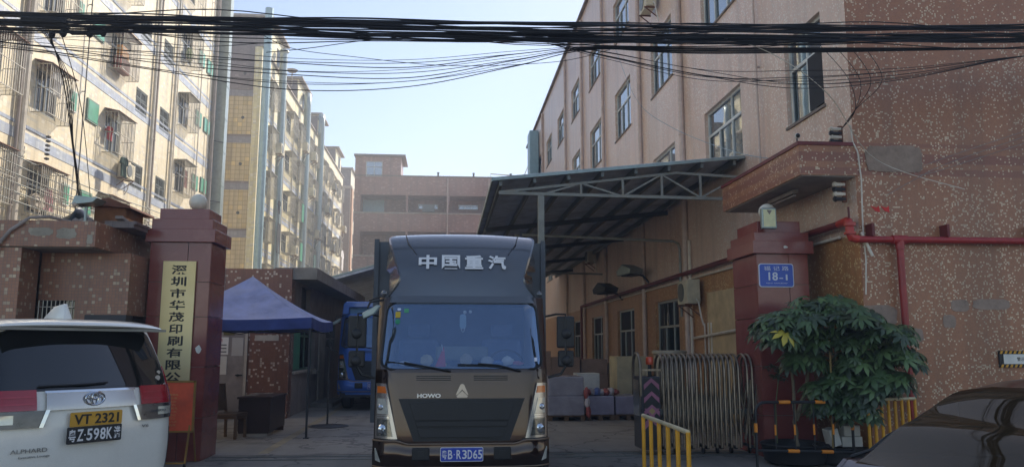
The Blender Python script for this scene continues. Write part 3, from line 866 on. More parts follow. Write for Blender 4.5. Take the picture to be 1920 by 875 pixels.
mb = MB(); mb.box(XL-14,XL-.45,YB0-.006,YB0+.01,HB-3.2,HB); mb.build('wall', M['brown_tile'], lb)  # shade on the upper end wall put into a browner tile
for z in (8.35,11.35,14.35,17.4):
    m = MB(); m.box(XL-14,XL-.42,YB0-.02,YB0,z,z+.42); m.build('stripe_course', M['tile_grey'], lb)
    m = MB(); m.box(XL-14,XL-.42,YB0-.05,YB0-.02,z+.42,z+.55); m.build('ledge', M['brown_tile'], lb)
for z in (9.9,13.0,16.0,18.9):
    m = MB(); m.cyl((XL-1.0,YB0-.03,z),(XL-1.0,YB0,z),.1,10); m.build('vent_hole', M['black'], lb)
m = MB(); m.box(XL-.42,XL+.03,YB0-.04,YB0+.3,0,HB); m.build('corner_strip', M['tile_cream2'], lb)
for z in bz:
    m = MB(); m.box(XL-.001,XL+.02,YB0+.3,YB1,z-.9,z-.62); m.build('stripe_course', M['tile_blue'], lb)
    m = MB(); m.box(XL-.001,XL+.02,YB0+.3,YB1,z-.5,z-.4); m.build('stripe_course', M['tile_blue'], lb)
m = MB(); m.box(XL-.02,XL+.22,YB0+.3,YB1,19.35,19.45); m.build('ledge', M['plaster'], lb)
m = MB(); m.box(XL-.1,XL+.14,YB0-.1,YB1,HB,HB+.1); m.build('coping', M['plaster_grey'], lb)
for y,w_,k in pat:
    for z in bz:
        window(lb,(XL-.02,y+.1,z+.1),RL,w_-.2,1.35,M['alu'],M['glass_far'])
        if k=='c' and (z>2): cage(lb,XL,y,z,w_,1.5,.55,True)
for a,b,z in ((49.9,54.9,23.2),(60.6,64.6,22.8),(70.6,74.0,22.9),(82.0,86.0,22.7)):
    m = MB(); m.box(XL-4,XL-.02,a,b,HB-.5,z); o = m.build('stair_house', M['tile_cream2'], lb)
    m = MB(); m.box(XL-4.1,XL+.35,a-.35,b+.3,z,z+.14); m.build('roof', M['plaster_grey'], o)
    m = MB(); m.box(XL-.03,XL+.01,b-2.1,b-1.0,21.1,22.3); m.build('window', M['glass_far'], o)
    m = MB(); m.box(XL-3.9,XL-.1,a-.01,a,HB-.4,z-.05); m.build('wall', M['brown_tile'], o)  # end turned from the sun: its shade painted with darker tile
for y,r_,mm,ht in ((47.9,.25,'galv_blue',23.0),(52.6,.26,'galv',21.8),(62.1,.29,'galv',21.2),(69.2,.29,'galv',21.6)):
    m = MB(); m.cyl((XL+.5,y,0),(XL+.5,y,ht),r_,14)
    if r_ > .28: m.tube([(XL+.5,y,ht-.1),(XL+.5,y+.05,ht+.5),(XL+.4,y+.5,ht+.9),(XL+.2,y+1,ht+.9)],r_,14)
    o = m.build('exhaust_duct', M[mm], lb, smooth=True)
    z = 1.3
    while z < ht:
        q = MB(); q.cyl((XL+.5,y,z),(XL+.5,y,z+.05),r_*1.06,14); q.build('duct_joint', M[mm], o, smooth=True); z += 1.9
m = MB(); m.lathe([(.36,0),(.3,.12),(.05,.25)],(XL+.5,52.6,21.95),12); m.build('chimney_cap', M['galv'], lb)
for y,mm in ((49.2,'pvc'),(49.5,'pvc'),(51.95,'pvc'),(55.7,'pvc'),(58.9,'pvc'),(61.6,'pvc'),(65.9,'pvc'),(69.0,'pvc'),(74.2,'pvc'),(77.3,'pvc'),(80.1,'pvc'),(86.8,'pvc')):
    m = MB(); m.cyl((XL+.12,y,0),(XL+.12,y,19.4),.06,6); m.build('drain_pipe', M[mm], lb, smooth=True)
random.seed(5)
spots = [(51.3,14.6),(57.6,8.6),(60.4,17.1),(63.9,14.2),(64.4,17.3),(67.4,11.2),(72.4,14.3),(75.9,17.2),(76.2,11.2),(81.4,8.2),(72.9,8.3),(84.1,14.2)]
nm = ['topmost','upper','middle','lower']
for i,(y,z) in enumerate(spots):
    c = copy_tree(AC0); c.location=(XL+.62,y,z-.3); c.rotation_euler=(0,0,RL); c.scale=(1.25,1.25,1.25)
    c['group']='air conditioners along the far apartment row'; c['label']='small pale air conditioner unit mounted below a window cage on the long far apartment row'
garment('trousers',(XL+.9,51.6,9.7),2.3,black_c,'large black trousers hanging low on the far apartment row between two ducts')
garment('shirt',(XL+.9,51.4,11.2),1.2,black_c,'black top hanging just above the large black trousers on the far row')
garment('trousers',(XL+.9,71.0,11.6),2.0,black_c,'dark trousers hanging before a cage in the middle of the far apartment row')
garment('trousers',(XL+.9,80.5,13.0),2.3,black_c,'short black trousers hanging farthest along the apartment row')
garment('shirt',(XL+.9,83.0,11.8),3.0,white_c,'large pale sheet hanging from a cage at the far end of the apartment row')
for y,z in ((61.0,11.3),(60.9,8.2),(67.2,8.0)):
    m = MB(); m.box(XL+.56,XL+.6,y,y+.9,z+.1,z+1.5); m.build('shutter', M['green_film'], lb)
m = MB(); m.tube([(XL+.2,57.0,22.0),(XL+.2,57.0,21.0)],.04,6); 
m.lathe([(.02,0),(.3,.1),(.42,.25)],(XL+.2,57.0,22.0),14); solo(m,'satellite_dish',M['plaster_grey'],'grey satellite dish on the parapet of the long apartment row','dish')

# brown block farther
lc = thing('apartment_building', 'brown and cream apartment block farthest along the left side, beyond the long yellow row', 'building', (XL,95,0))
m = MB(); m.box(XL-12,XL,95,106,0,23.4); m.build('wall', M['tile_cream'], lc)
m = MB(); m.box(XL-12.05,XL-.02,94.96,94.999,0,23.4); m.build('wall', M['brown_tile'], lc)
m = MB(); m.box(XL-12,XL+.2,94.8,106.2,21.0,21.3); m.build('ledge', M['plaster'], lc)
m = MB(); m.box(XL-12,XL+.25,94.7,106.2,23.4,23.6); m.build('coping', M['plaster_grey'], lc)
m = MB(); m.box(XL-8,XL-2,97,103,23.6,25.2); m.build('stair_house', M['brown_tile'], lc)
m = MB(); m.cyl((XL-3,96,23.5),(XL-3,96,26.0),.2,8); m.build('vent_pipe', M['white'], lc)
m = MB(); m.box(XL+.001,XL+.2,95.2,96.6,0,21); m.build('pilaster', mat('pilaster','b08868',.8), lc)
for y in (98,101,104):
    for z in bz+[19.0]:
        m = MB(); m.box(XL,XL+.05,y,y+1.3,z,z+1.4); f = m.build('window', M['alu_dark'], lc)
        m = MB(); m.box(XL+.05,XL+.06,y+.08,y+1.22,z+.08,z+1.32); m.build('pane', M['glass_far'], f)

# ------------------------------------------------------------------ back factory across the yard
kb = thing('factory_building', 'brick-pink factory block with open galleries closing the yard behind the truck', 'building', (0,75,0))
BX0, BX1, HK = -9.1, 16.0, 18.2
def op(x0,x1,z0,z1): return (x0,x1,z0,z1)
hk = []
for z0,z1 in ((14.65,16.35),(10.4,12.75),(6.6,8.9),(2.9,5.1)):
    hk.append((-8.5,-4.1,z0,z1))
    for k in range(5): hk.append((-3.9+k*4.05,-.15+k*4.05,z0,z1))
mb = MB(); holes_wall(mb, lambda u,v,d:(u,75+d,v), BX0, BX1, 0, HK, hk, 2.6)
mb.build('wall', M['brick_pink'], kb, fix=False)
m = MB(); m.box(BX0+.1,BX1,77.62,80,0,HK-.1); m.build('inner_wall', M['brick_pink'], kb)
m = MB(); m.box(BX0-.05,BX1,74.93,75.2,HK,HK+.12); m.build('coping', M['plaster_dark'], kb)
for z in (14.5,10.3,6.5):
    m = MB(); m.box(BX0-.02,BX1,74.9,75,z,z+.13); m.build('ledge', M['plaster'], kb)
m = MB(); m.box(-9.1,-4.65,74.98,79,HK-.2,20.15); tw = m.build('stair_house', M['brick_pink'], kb)
m = MB(); m.box(-9.2,-4.2,74.6,79.3,20.15,20.32); m.build('roof', M['plaster_dark'], tw)
f = inst('window', win_mesh(1.6,1.5,'slide',M['frame_white']), tw, (-8.05,74.94,18.15), 0)
p = bpy.data.objects.new('pane', pane_mesh(1.6,1.5,M['glass'])); COL.objects.link(p); p.parent=f
m = MB(); m.box(-9.0,-6.4,77.4,77.6,14.7,16.3); m.build('shutter', M['galv_blue'], kb)
for k in range(5):
    x = -3.3+k*4.05
    for dx in (.3,) if k else (.3,):
        f = inst('window', win_mesh(2.0,.5,'s',M['frame_white']), kb, (x+dx,77.55,15.45), 0)
        p = bpy.data.objects.new('pane', pane_mesh(2.0,.5,M['glass'])); COL.objects.link(p); p.parent=f
m = MB(); m.box(-2.5,-1.3,74.95,75.0,14.72,15.45)
m.box(-2.5,-1.3,74.7,74.95,14.68,14.72); solo(m,'gallery_locker',M['alu_dark'],'small dark box with a pale cover on the top gallery rail of the far factory','box')
for x,z in ((-.05,16.9),(4.0,13.2),(8.0,16.9)):
    m = MB(); m.cyl((x,74.9,.2),(x,74.9,HK-.1),.07,8); m.build('drain_pipe', M['pvc_pink'], kb, smooth=True)
for k in range(8):
    m = MB(); m.bar((-8.4+k*2.3,74.95,16.1),(-7.2+k*2.3,74.95,15.8),.02); m.build('gallery_line', M['dark_metal'], kb)
for x in (-1.0,2.5,6.2):
    m = MB(); m.cyl((x,75.1,HK+.1),(x,75.1,HK+.45),.09,8); m.cyl((x,75.1,HK+.45),(x,75.1,HK+.5),.14,8); m.build('roof_vent', M['dark_metal'], kb)
m = MB(); m.tube([(4.2,75.3,HK+.05),(4.2,75.3,HK+.5),(6.9,75.3,HK+.35),(7.6,75.3,HK+.5),(8.2,75.3,HK+2.0)],.05,6); m.build('roof_pipe', M['pvc'], kb, smooth=True)

# ------------------------------------------------------------------ guard office behind the tent
go = thing('guard_office', 'low guard office with mosaic parapet, notice-covered door and service window behind the blue tent', 'building', (-3.72,18.9,0))
XG = -3.72; YG = 18.9
ghw = [(19.5,22.6,1.05,2.45)]
mb = MB(); holes_wall(mb, lambda u,v,d:(XG-d,u,v), YG, 30, 0, 3.35, ghw+[(20.3,21.6,2.62,3.2)], .2); mb.build('wall', M['plaster_grey'], go, fix=False)
m = MB(); m.box(-4.65,XG+.02,YG-.03,YG+.4,0,3.3); m.build('mosaic_column', M['mosaic_office'], go)
m = MB(); m.box(-8.5,-4.65,YG+.0,YG+.3,0,3.3); m.build('wall', M['plaster_dark'], go)
m = MB(); m.box(-5.95,-4.72,YG-.04,YG-.001,0,2.3); dr = m.build('door', M['plaster_grey'], go)
m = MB(); m.box(-6.0,-5.95,YG-.07,YG+.02,0,2.36); m.box(-4.72,-4.66,YG-.07,YG+.02,0,2.36); m.box(-5.95,-4.72,YG-.07,YG+.02,2.3,2.36); m.build('door_frame', M['plaster'], go)
m = MB(); m.cyl((-4.85,YG-.1,1.0),(-4.85,YG-.03,1.0),.03,8); m.box(-4.9,-4.74,YG-.1,YG-.08,.99,1.02); m.build('handle', M['dark_metal'], dr)
m = MB(); m.box(-5.25,XG+.03,YG-.06,YG+.3,2.42,3.5); m.build('parapet', M['mosaic_office'], go)
m = MB(); m.box(-8.5,-5.25,YG-.08,YG+.3,2.6,3.52); m.build('parapet', M['plaster_grey'], go)
m = MB(); m.box(XG-.4,-3.12,YG+.0,30,3.26,3.54); m.build('eave_slab', M['concrete'], go)
m = MB(); m.box(-8.3,-4.2,YG+.4,30,3.2,3.3); m.build('roof', M['concrete'], go)
m = MB(); m.box(XG-.06,XG+.05,19.45,22.65,1.0,1.06); m.box(XG-.06,XG+.12,22.2,22.9,.92,1.0); m.build('window_sill', M['plaster'], go)
f = inst('window', win_mesh(3.1,1.4,'slide',M['frame_green']), go, (XG-.1,19.5,1.05), RL)
p = bpy.data.objects.new('pane', pane_mesh(3.1,1.4,M['glass_dark'])); COL.objects.link(p); p.parent=f
m = MB(); m.box(XG-.06,XG-.05,19.55,20.6,1.1,2.35); m.build('window_film', M['green_film'], go)
m = MB(); m.box(XG-.15,XG-.12,20.3,21.6,2.62,3.2); m.build('vent_opening', M['black'], go)
m = MB(); m.prismx([(22.2,0),(24.5,0),(24.5,.12),(22.2,.12)],XG+.0,XG+.6); m.build('step', M['concrete'], go)
m = MB(); m.box(XG+.0,XG+.04,23.2,24.2,0.12,2.1); d2 = m.build('door', M['plaster'], go)
m = MB(); m.box(XG-1.2,XG-1.1,YG+.5,29.5,0,3.3); m.build('inner_wall', M['plaster_dark'], go)
for (x,z,w_,h_,c_,nm_) in ((-5.28,1.92,.32,.34,'plaster','white framed notice'),(-4.95,1.93,.26,.34,'black','dark notice')):
    pass
papers = [(-5.72,1.48,.62,.40,'paper_a','e0dcd4','large white notice with a red heading on the office door','red'),
          (-5.72,1.02,.60,.42,'paper_b','cfcac0','blank pale notice below the red-headed notice on the office door',None),
          (-5.56,1.95,.26,.32,'paper_c','c8b8a0','square notice with a round emblem above the red-headed notice','ring'),
          (-5.22,1.93,.25,.3,'paper_d','5c5426','olive notice with a yellow warning triangle on the office door','tri'),
          (-4.93,1.95,.24,.3,'paper_e','bcb4a8','plain pale notice at the top right of the office door',None),
          (-5.02,1.45,.26,.42,'paper_f','b4aea6','narrow faded notice right of the red-headed notice on the office door',None)]
for x,z,w_,h_,n_,c_,lab,ex in papers:
    t = thing('notice', lab, 'notice', (x+w_/2,YG-.05,z))
    m = MB(); m.box(x,x+w_,YG-.05,YG-.042,z,z+h_); m.build('sheet', mat(n_,c_,.7,var=.1), t)
    if ex=='red':
        letter(t,'注意事项',.09,(x+w_/2,YG-.053,z+h_-.07),mat('ink_red','a83030',.7))
        for k in range(3):
            m = MB(); m.box(x+.12,x+w_-.04,YG-.054,YG-.051,z+.05+k*.08,z+.075+k*.08); m.build('text_line', mat('ink','3c3c44',.7), t)
    if ex=='ring':
        m = MB()
        for k in range(20):
            a=2*math.pi*k/20; b=2*math.pi*(k+1)/20; cx,cz=x+w_/2,z+h_/2
            m.bar((cx+.09*math.cos(a),YG-.053,cz+.09*math.sin(a)),(cx+.09*math.cos(b),YG-.053,cz+.09*math.sin(b)),.012)
        m.build('emblem', mat('ink_brown','806858',.7), t)
    if ex=='tri':
        m = MB(); m.prism([(x+.03,z+.12),(x+w_-.03,z+.12),(x+w_/2,z+h_-.03)],YG-.056,YG-.05); m.build('emblem', mat('ink_yellow','b09a2c',.7), t)
t = thing('door_sign', 'small teal green sign with white lettering above the office door', 'sign', (-5.25,YG-.1,2.4))
m = MB(); m.box(-5.45,-4.98,YG-.11,YG-.08,2.36,2.56); m.build('board', mat('teal_sign','2c8a84',.5), t)
letter(t,'安全出口',.1,(-5.22,YG-.113,2.46),M['white'])
for z,lab in ((1.98,'upper'),(1.8,'lower')):
    t = thing('name_plate', f'small grey name plate on the mosaic column, {lab} of two', 'sign', (-4.25,YG-.05,z))
    m = MB(); m.box(-4.5,-3.95,YG-.05,YG-.032,z,z+.13); m.build('plate', M['plaster'], t)
# dark pyramid-like lean-to roof behind
t = thing('lean_to_roof', 'low dark sheet-metal lean-to roof beside the guard office above the blue truck', 'canopy', (-2.9,30,0))
m = MB(); m.prism([(-4.2,4.0),(-.6,5.05),(-.6,4.9),(-4.2,3.85)],27,44); m.build('roof_sheet', M['roof_sheet'], t)
m = MB(); m.bar((-4.2,26.98,3.97),(-.6,26.98,5.02),.04,.05); m.build('roof_edge', M['galv'], t)
for x,y in ((-3.9,27.1),(-3.9,43.8),(-.8,43.8)):
    m = MB(); m.box(x-.06,x+.06,y-.06,y+.06,0,3.9); m.build('post', M['galv'], t)
m = MB(); m.bar((-.8,27.1,0),(-.8,27.1,4.9),.1); m.build('post', M['dark_metal'], t)
m = MB(); m.box(-8,-.6,44,44.2,0,4.2); 
solo(m,'yard_shed_wall',M['plaster_dark'],'dark grey shed wall under the lean-to roof at the back of the yard','wall')

# ------------------------------------------------------------------ gate pillars
def pillar(label, x0, x1, yf, depth, hs, ht, steps):
    t = thing('gate_pillar', label, 'gate pillar', ((x0+x1)/2, yf, 0))
    # cladding panels, thin joints
    xs = [x0, x0+(x1-x0)*.62, x1]
    core = MB(); core.box(x0+.02,x1-.02,yf+.02,yf+depth-.02,0,hs); core.build('core', M['plaster_dark'], t)
    zs = [0,.62,1.36,2.1,2.62,hs]
    zs = [z for z in zs if z < hs-.15]+[hs]
    for j in range(len(zs)-1):
        a,b = zs[j]+.005, zs[j+1]-.005
        for i in range(2):
            m = MB(); m.box(xs[i]+.005,xs[i+1]-.005,yf+.002*((i+j)%2),yf+.02,a,b); m.build('granite_panel', M['granite'], t)
        for sx in (x0,x1):
            m = MB(); m.box(sx-.001 if sx==x0 else sx-.02, sx+.02 if sx==x0 else sx+.001, yf+.021, yf+depth,a,b); m.build('granite_panel', M['granite'], t)
    for (o,z0,z1) in steps:
        m = MB(); m.box(x0-o,x1+o,yf-o,yf+depth+o,z0,z1); m.build('cap_block', M['granite'], t, bevel=.006)
    return t
pillar('red granite gate pillar with the vertical brass company board on it', -4.47, -3.57, 12.0, .78, 3.22, 3.75, [(.06,3.22,3.42),(.0,3.42,3.58),(-.08,3.58,3.75)])
pillar('red granite gate pillar with the blue house number plate on it', 4.83, 5.67, 11.7, 1.0, 3.1, 3.63, [(.07,3.1,3.3),(0.02,3.3,3.44),(-.07,3.44,3.63)])
for (x,y,z,w_,h_,lab) in ((5.28,11.628,3.2,.05,.03,'torn scrap of white paper stuck on the cap of the number plate pillar'),(4.98,11.696,1.9,.07,.05,'torn sticker remains under the blue number plate'),(-3.68,11.996,1.62,.05,.08,'torn pale sticker low on the left pillar right of the brass board')):
    random.seed(int(x*100)); q=[(x+w_*math.cos(k*.7)*random.uniform(.5,1),z+h_*math.sin(k*.7)*random.uniform(.5,1)) for k in range(9)]
    m = MB(); m._add([(x,y-.003,z)]+[(a_,y-.002,b_) for a_,b_ in q],[(0,1+(k+1)%9,1+k) for k in range(9)]); solo(m,'paper_scrap',M['white'],lab,'paper scrap',fix=False)
def globe(label, c, r):
    t = thing('globe_lamp', label, 'globe lamp', (c[0],c[1],c[2]-r-.04))
    m = MB(); m.lathe([(r*.55,0),(r*.5,.04),(r*.35,.05)],(c[0],c[1],c[2]-r-.02),14); m.build('base', M['dark_metal'], t, smooth=True)
    m = MB(); m.sphere(c, r, 24, 16); m.build('shade', M['globe'], t, smooth=True)
globe('round white globe lamp on top of the pillar that carries the brass board', (-3.92,12.35,3.9), .135)
globe('round white globe lamp behind the flood light on the pillar with the blue number plate', (5.17,12.0,3.82), .135)
# flood light
t = thing('flood_light', 'small square flood light fixed on the cap of the number plate pillar', 'flood light', (5.0,11.6,3.5))
m = MB(); m.box(4.87,5.11,11.5,11.58,3.47,3.8); m.build('housing', M['galv'], t, bevel=.015)
m = MB(); m.box(4.895,5.085,11.494,11.5,3.5,3.77); m.build('lens', mat('lens_pale','e0dca8',.25), t)
m = MB(); m.prism([(4.95,3.76),(5.03,3.76),(4.99,3.69)],11.488,11.4945); m.build('lamp_chip', M['plaster_grey'], t)
m = MB(); m.bar((4.99,11.58,3.6),(4.99,11.66,3.52),.03); m.build('bracket', M['dark_metal'], t)
# company board
t = thing('company_board', 'tall brass company board with black Chinese lettering on the left pillar', 'sign board', (-4.0,11.96,0.2))
brass = NT('brass'); n_ = brass.noise(.9,3); n2_=brass.noise(70,3)
brass.col(brass.mix(brass.ramp(n_,.35,.65), srgb('cdb87c'), srgb('dccb98'))); brass.b.inputs['Metallic'].default_value=.45; brass.b.inputs['Roughness'].default_value=.42
m = MB(); m.box(-4.25,-3.77,11.955,11.985,.55,2.93); m.build('plate', brass.m, t, bevel=.004)
ink = mat('ink_black','1c1a16',.5)
for i,ch in enumerate('深圳市华茂印刷有限公司'):
    letter(t, ch, .25, (-4.01,11.953,2.80-.176*i), ink, fit=(.225 if ch!='印' else .19,.142), bold=.006)
# blue house number plate
t = thing('number_plate', 'blue enamel house number plate reading 18-1 on the right pillar', 'house number', (5.13,11.68,2.6))
bl = mat('enamel_blue','1c50b8',.3,var=.05); wp = mat('enamel_white','d8dce8',.35,var=.05)
def rrect(cx,cz,w_,h_,r_,n=5):
    q=[]
    for (sx,sz,a0) in ((1,1,0),(-1,1,90),(-1,-1,180),(1,-1,270)):
        for k in range(n+1):
            a=R(a0+90*k/n); q.append((cx+sx*(w_/2-r_)+r_*math.cos(a), cz+sz*(h_/2-r_)+r_*math.sin(a)))
    return q
m = MB(); m.prism(rrect(5.135,2.76,.56,.37,.04),11.68,11.698); m.build('rim', wp, t)
m = MB(); m.prism(rrect(5.135,2.76,.535,.345,.035),11.676,11.68); m.build('face', bl, t)
letter(t,'福 记 路',.1,(5.135,11.674,2.87),wp,fit=(.40,.07))
letter(t,'18',.2,(5.08,11.674,2.745),wp,fit=(.15,.13),bold=.004)
letter(t,'-1',.15,(5.245,11.674,2.73),wp,fit=(.13,.09),bold=.002)
letter(t,'FUJI LU  FUHAI JIEDAO',.04,(5.135,11.674,2.635),wp,fit=(.34,.022))

# ------------------------------------------------------------------ gatehouse on the left
gh = thing('gatehouse', 'old mosaic-tiled gatehouse with an overhanging slab behind the white minivan', 'building', (-6,11.3,0))
m = MB(); m.box(-14,-4.75,10.8,13.6,2.99,3.34); sl = m.build('roof_slab', M['mosaic_old'], gh)
m = MB(); m.box(-13.9,-4.8,10.85,13.5,2.975,2.988); m.build('soffit', M['plaster_dark'], sl)
m = MB(); m.box(-14,-5.7,10.83,11.3,0,2.975); m.build('wall', M['mosaic_old'], gh)
mb = MB(); holes_wall(mb, lambda u,v,d:(u,11.4+d,v), -5.72,-5.0,0,2.975,[(-5.71,-5.22,1.2,2.3)],.12); mb.build('wall', M['mosaic_old'], gh, fix=False)
m = MB(); m.box(-5.02,-4.5,11.38,13.5,2.1,2.975); m.build('wall', M['mosaic_old'], gh)
m = MB(); m.box(-5.06,-4.5,11.36,11.6,2.0,2.1); m.build('lintel', M['dark_metal'], gh)
m = MB(); m.box(-5.0,-4.9,11.45,11.5,0,2.0); m.box(-4.55,-4.47,11.45,11.5,0,2.0); m.build('door_frame', M['plaster_dark'], gh)
m = MB(); m.box(-4.9,-4.55,11.47,11.49,0,2.0); m.build('door', M['brown_tile'], gh)
m = MB(); m.box(-14,-4.55,13.4,13.6,0,2.975); m.build('wall', M['plaster_dark'], gh)
m = MB(); m.box(-5.71,-5.22,11.5,11.55,1.2,2.3); m.build('pane', M['glass_dark'], gh)
m = MB()
for k in range(9):
    x = -5.69+k*.056; m.cyl((x,11.37,1.2),(x,11.37,2.3),.008,6)
for z in (1.3,2.2,2.02): m.box(-5.71,-5.22,11.362,11.376,z,z+.014)
m.build('window_grille', M['steel_bar'], gh)
for (x0,x1,z0,z1) in ((-5.62,-5.3,3.13,3.24),(-5.26,-5.0,3.09,3.24),(-4.86,-4.78,3.02,3.16)):
    random.seed(int(x0*-100)); q=[]
    for k in range(22):
        a=2*math.pi*k/22; q.append(((x0+x1)/2+(x1-x0)/2*math.copysign(abs(math.cos(a))**.5,math.cos(a))*random.uniform(.85,1.05),(z0+z1)/2+(z1-z0)/2*math.copysign(abs(math.sin(a))**.5,math.sin(a))*random.uniform(.8,1.1)))
    m = MB(); m.prism(q,10.795,10.82); m.build('bare_patch', mat('bare_mortar','9c9484',.95,dirt='6c675c',damt=.7,dscale=9), gh)
m = MB(); m.tube([(-6.0,10.76,2.9),(-5.98,10.76,3.0),(-5.83,10.76,3.2),(-5.6,10.76,3.37),(-5.4,10.85,3.4),(-5.2,11.2,3.37)],.022,8)
solo(m,'roof_hose',M['plaster_grey'],'grey hose draped over the edge of the gatehouse slab at the left','hose',smooth=True)
# junk on the slab
t = thing('tarpaulin_heap', 'black plastic sheet heaped to a point on the gatehouse roof', 'tarpaulin', (-5.28,11.5,3.34))
rd = random.Random(8)
def heap(s_,t_):
    x=-5.62+s_*.52; y=11.2+t_*.7
    h=max(0,1-abs(s_-.62)*(1.7 if s_<.62 else 2.6))*math.sin(math.pi*min(1,max(0,t_)))**.5
    return (x,y,3.345+.3*h+.02*math.sin(s_*19+t_*7)*h)
m = MB(); m.grid(heap,18,10); m.build('sheet', mat('black_sheet','1c201e',.35,bump=.4,bscale=14), t, smooth=True)
m = MB(); m.box(-5.12,-4.68,11.55,12.2,3.42,3.68)
solo(m,'wooden_crate',mat('crate_wood','7c5030',.8,dirt='4c3424',damt=.6,dscale=4),'weathered brown wooden box on the gatehouse roof under a dark board','box')
m = MB(); m.prism([(-5.2,3.72),(-4.9,3.79),(-4.6,3.68),(-4.58,3.64),(-5.2,3.685)],11.45,12.4)
solo(m,'board',M['rust'],'dark sheet lying across the brown wooden box on the gatehouse roof','board')
m = MB(); m.box(-5.25,-4.5,11.4,12.4,3.345,3.40); m.prismx([(11.4,3.40),(12.6,3.40),(12.6,3.42),(11.4,3.44)],-4.9,-4.47)
solo(m,'flat_board',M['brown_tile'],'flat dark board under the brown wooden box at the slab edge','board')
m = MB(); m.prismx([(11.3,3.5),(12.9,3.28),(12.9,3.24),(11.3,3.46)],-4.72,-4.62); 
solo(m,'plank',M['plaster_grey'],'weathered plank sloping down at the right edge of the gatehouse roof','plank')
t = thing('roof_lamp', 'small pale lamp head on a short post standing on the gatehouse roof', 'lamp', (-5.08,11.2,3.34))
m = MB(); m.cyl((-5.08,11.2,3.34),(-5.08,11.2,3.6),.022,8); m.build('post', M['galv'], t)
m = MB(); m.prism([(-5.24,3.63),(-5.2,3.75),(-4.9,3.72),(-4.96,3.66),(-5.1,3.64)],11.1,11.4); m.build('lamp_head', M['galv'], t)
m = MB(); m.sphere((-5.2,11.12,3.62),.035); m.build('sensor', M['plaster'], t, smooth=True)
for k in range(3):
    m = blob((-5.22+.09*k,11.25,3.4),.06,.06,.05,k+20); solo(m,'rubble_lump',M['plaster_grey'],'small pale rubble lump between the black sheet and the lamp post','rubble',group='rubble on the gatehouse roof')

# ------------------------------------------------------------------ red notice board on easel
t = thing('notice_board', 'red recruitment notice board in a gold frame leaning on a stand by the left pillar', 'notice board', (-3.8,11.45,0))
redb = mat('red_board','f0643e',.45,dirt='cc4c36',damt=.3)
gold = mat('gold_frame','b08c48',.35,.5)
m = MB(); m.box(-4.3,-3.53,11.42,11.44,.5,1.16); m.build('board', redb, t)
m = MB(); m.box(-4.32,-3.51,11.405,11.445,1.16,1.185); m.box(-4.32,-3.51,11.405,11.445,.475,.5); m.box(-3.53,-3.505,11.405,11.445,.475,1.185); m.box(-4.325,-4.3,11.405,11.445,.475,1.185); m.build('frame', gold, t)
pe = mat('print_gold','f0b070',.6)
letter(t,'招 聘',.1,(-3.98,11.417,1.08),mat('print_yellow','dcae5c',.6),fit=(.24,.075))
random.seed(12)
lines = ['诚聘印刷机长 数名 要求熟练','诚聘包装普工 男女不限','月薪面议 包吃包住','工作地点 本公司厂内','诚聘质检员 有经验者优先','诚聘仓库管理员 一名','有意者请到门卫室登记','联系电话 见公司门口','上班时间 早八点到晚八点','每月休息两天 满勤有奖']
for k,l in enumerate(lines):
    letter(t,l,.035,(-3.99,11.417,.99-.046*k),pe,fit=(.5-.02*(k%4),.028))
m = MB()
m.bar((-3.535,11.44,.9),(-3.6,11.42,.03),.025); m.bar((-4.28,11.44,.5),(-4.3,11.42,.03),.025); m.bar((-4.3,11.42,.06),(-3.6,11.42,.06),.022)
m.build('leg', gold, t)
m = MB(); m.bar((-3.56,11.46,.9),(-3.6,11.9,.02),.022); m.bar((-4.26,11.46,.9),(-4.3,11.9,.02),.022); m.build('rear_leg', gold, t)
for x in (-3.6,-4.3):
    m = MB(); m.cyl((x-.012,11.42,.03),(x+.012,11.42,.03),.03,10); m.build('castor', M['rubber'], t)
m = blob((-3.98,11.15,.12),.13,.1,.13,31); solo(m,'black_bag',M['black'],'small black bag on the ground below the red notice board','bag')

# ------------------------------------------------------------------ tent
tt = thing('gazebo_tent', 'blue pop-up canopy tent on thin black legs over the guard desk', 'tent', (-4.05,16,0))
tx0,tx1,ty0,ty1 = -5.45,-2.5,14.74,17.35
apx = ((tx0+tx1)/2+.05,(ty0+ty1)/2,3.07)
tent_c = mat('tent_cloth','98a0c8',.75,dirt='bcb8c0',damt=.6,dscale=.8,bump=.5,bscale=3.2)
tent_d = mat('tent_valance','46589c',.75,dirt='26356c')
zc = 2.2
m = MB()
cor = [(tx0,ty0),(tx1,ty0),(tx1,ty1),(tx0,ty1)]
for k in range(4):
    a,b = cor[k],cor[(k+1)%4]
    def fn(s_,t_,a=a,b=b):
        ex = a[0]+(b[0]-a[0])*s_; ey = a[1]+(b[1]-a[1])*s_
        # concave rise to the peak, edge sags between legs
        x = ex+(apx[0]-ex)*t_; y = ey+(apx[1]-ey)*t_
        base = zc - .05*math.sin(math.pi*s_)*(1-t_)
        z = base+(apx[2]-zc)*(t_**1.35) - .035*math.sin(math.pi*s_)*math.sin(math.pi*t_) + .006*math.sin(s_*30)*math.sin(math.pi*t_)
        return (x,y,z)
    m.grid(fn,16,14)
m.build('canopy', tent_c, tt, smooth=True, solid=.004)
for k in range(4):
    a,b = cor[k],cor[(k+1)%4]
    def fv(s_,t_,a=a,b=b):
        nx,ny = (b[1]-a[1]),-(b[0]-a[0]); L=math.hypot(nx,ny)
        w_=.012*math.sin(s_*26)*t_+.008
        return (a[0]+(b[0]-a[0])*s_+nx/L*w_, a[1]+(b[1]-a[1])*s_+ny/L*w_, zc-.05*math.sin(math.pi*s_)-.2*t_)
    m = MB(); m.grid(fv,40,3); m.build('valance', tent_d, tt, smooth=True, solid=.004)
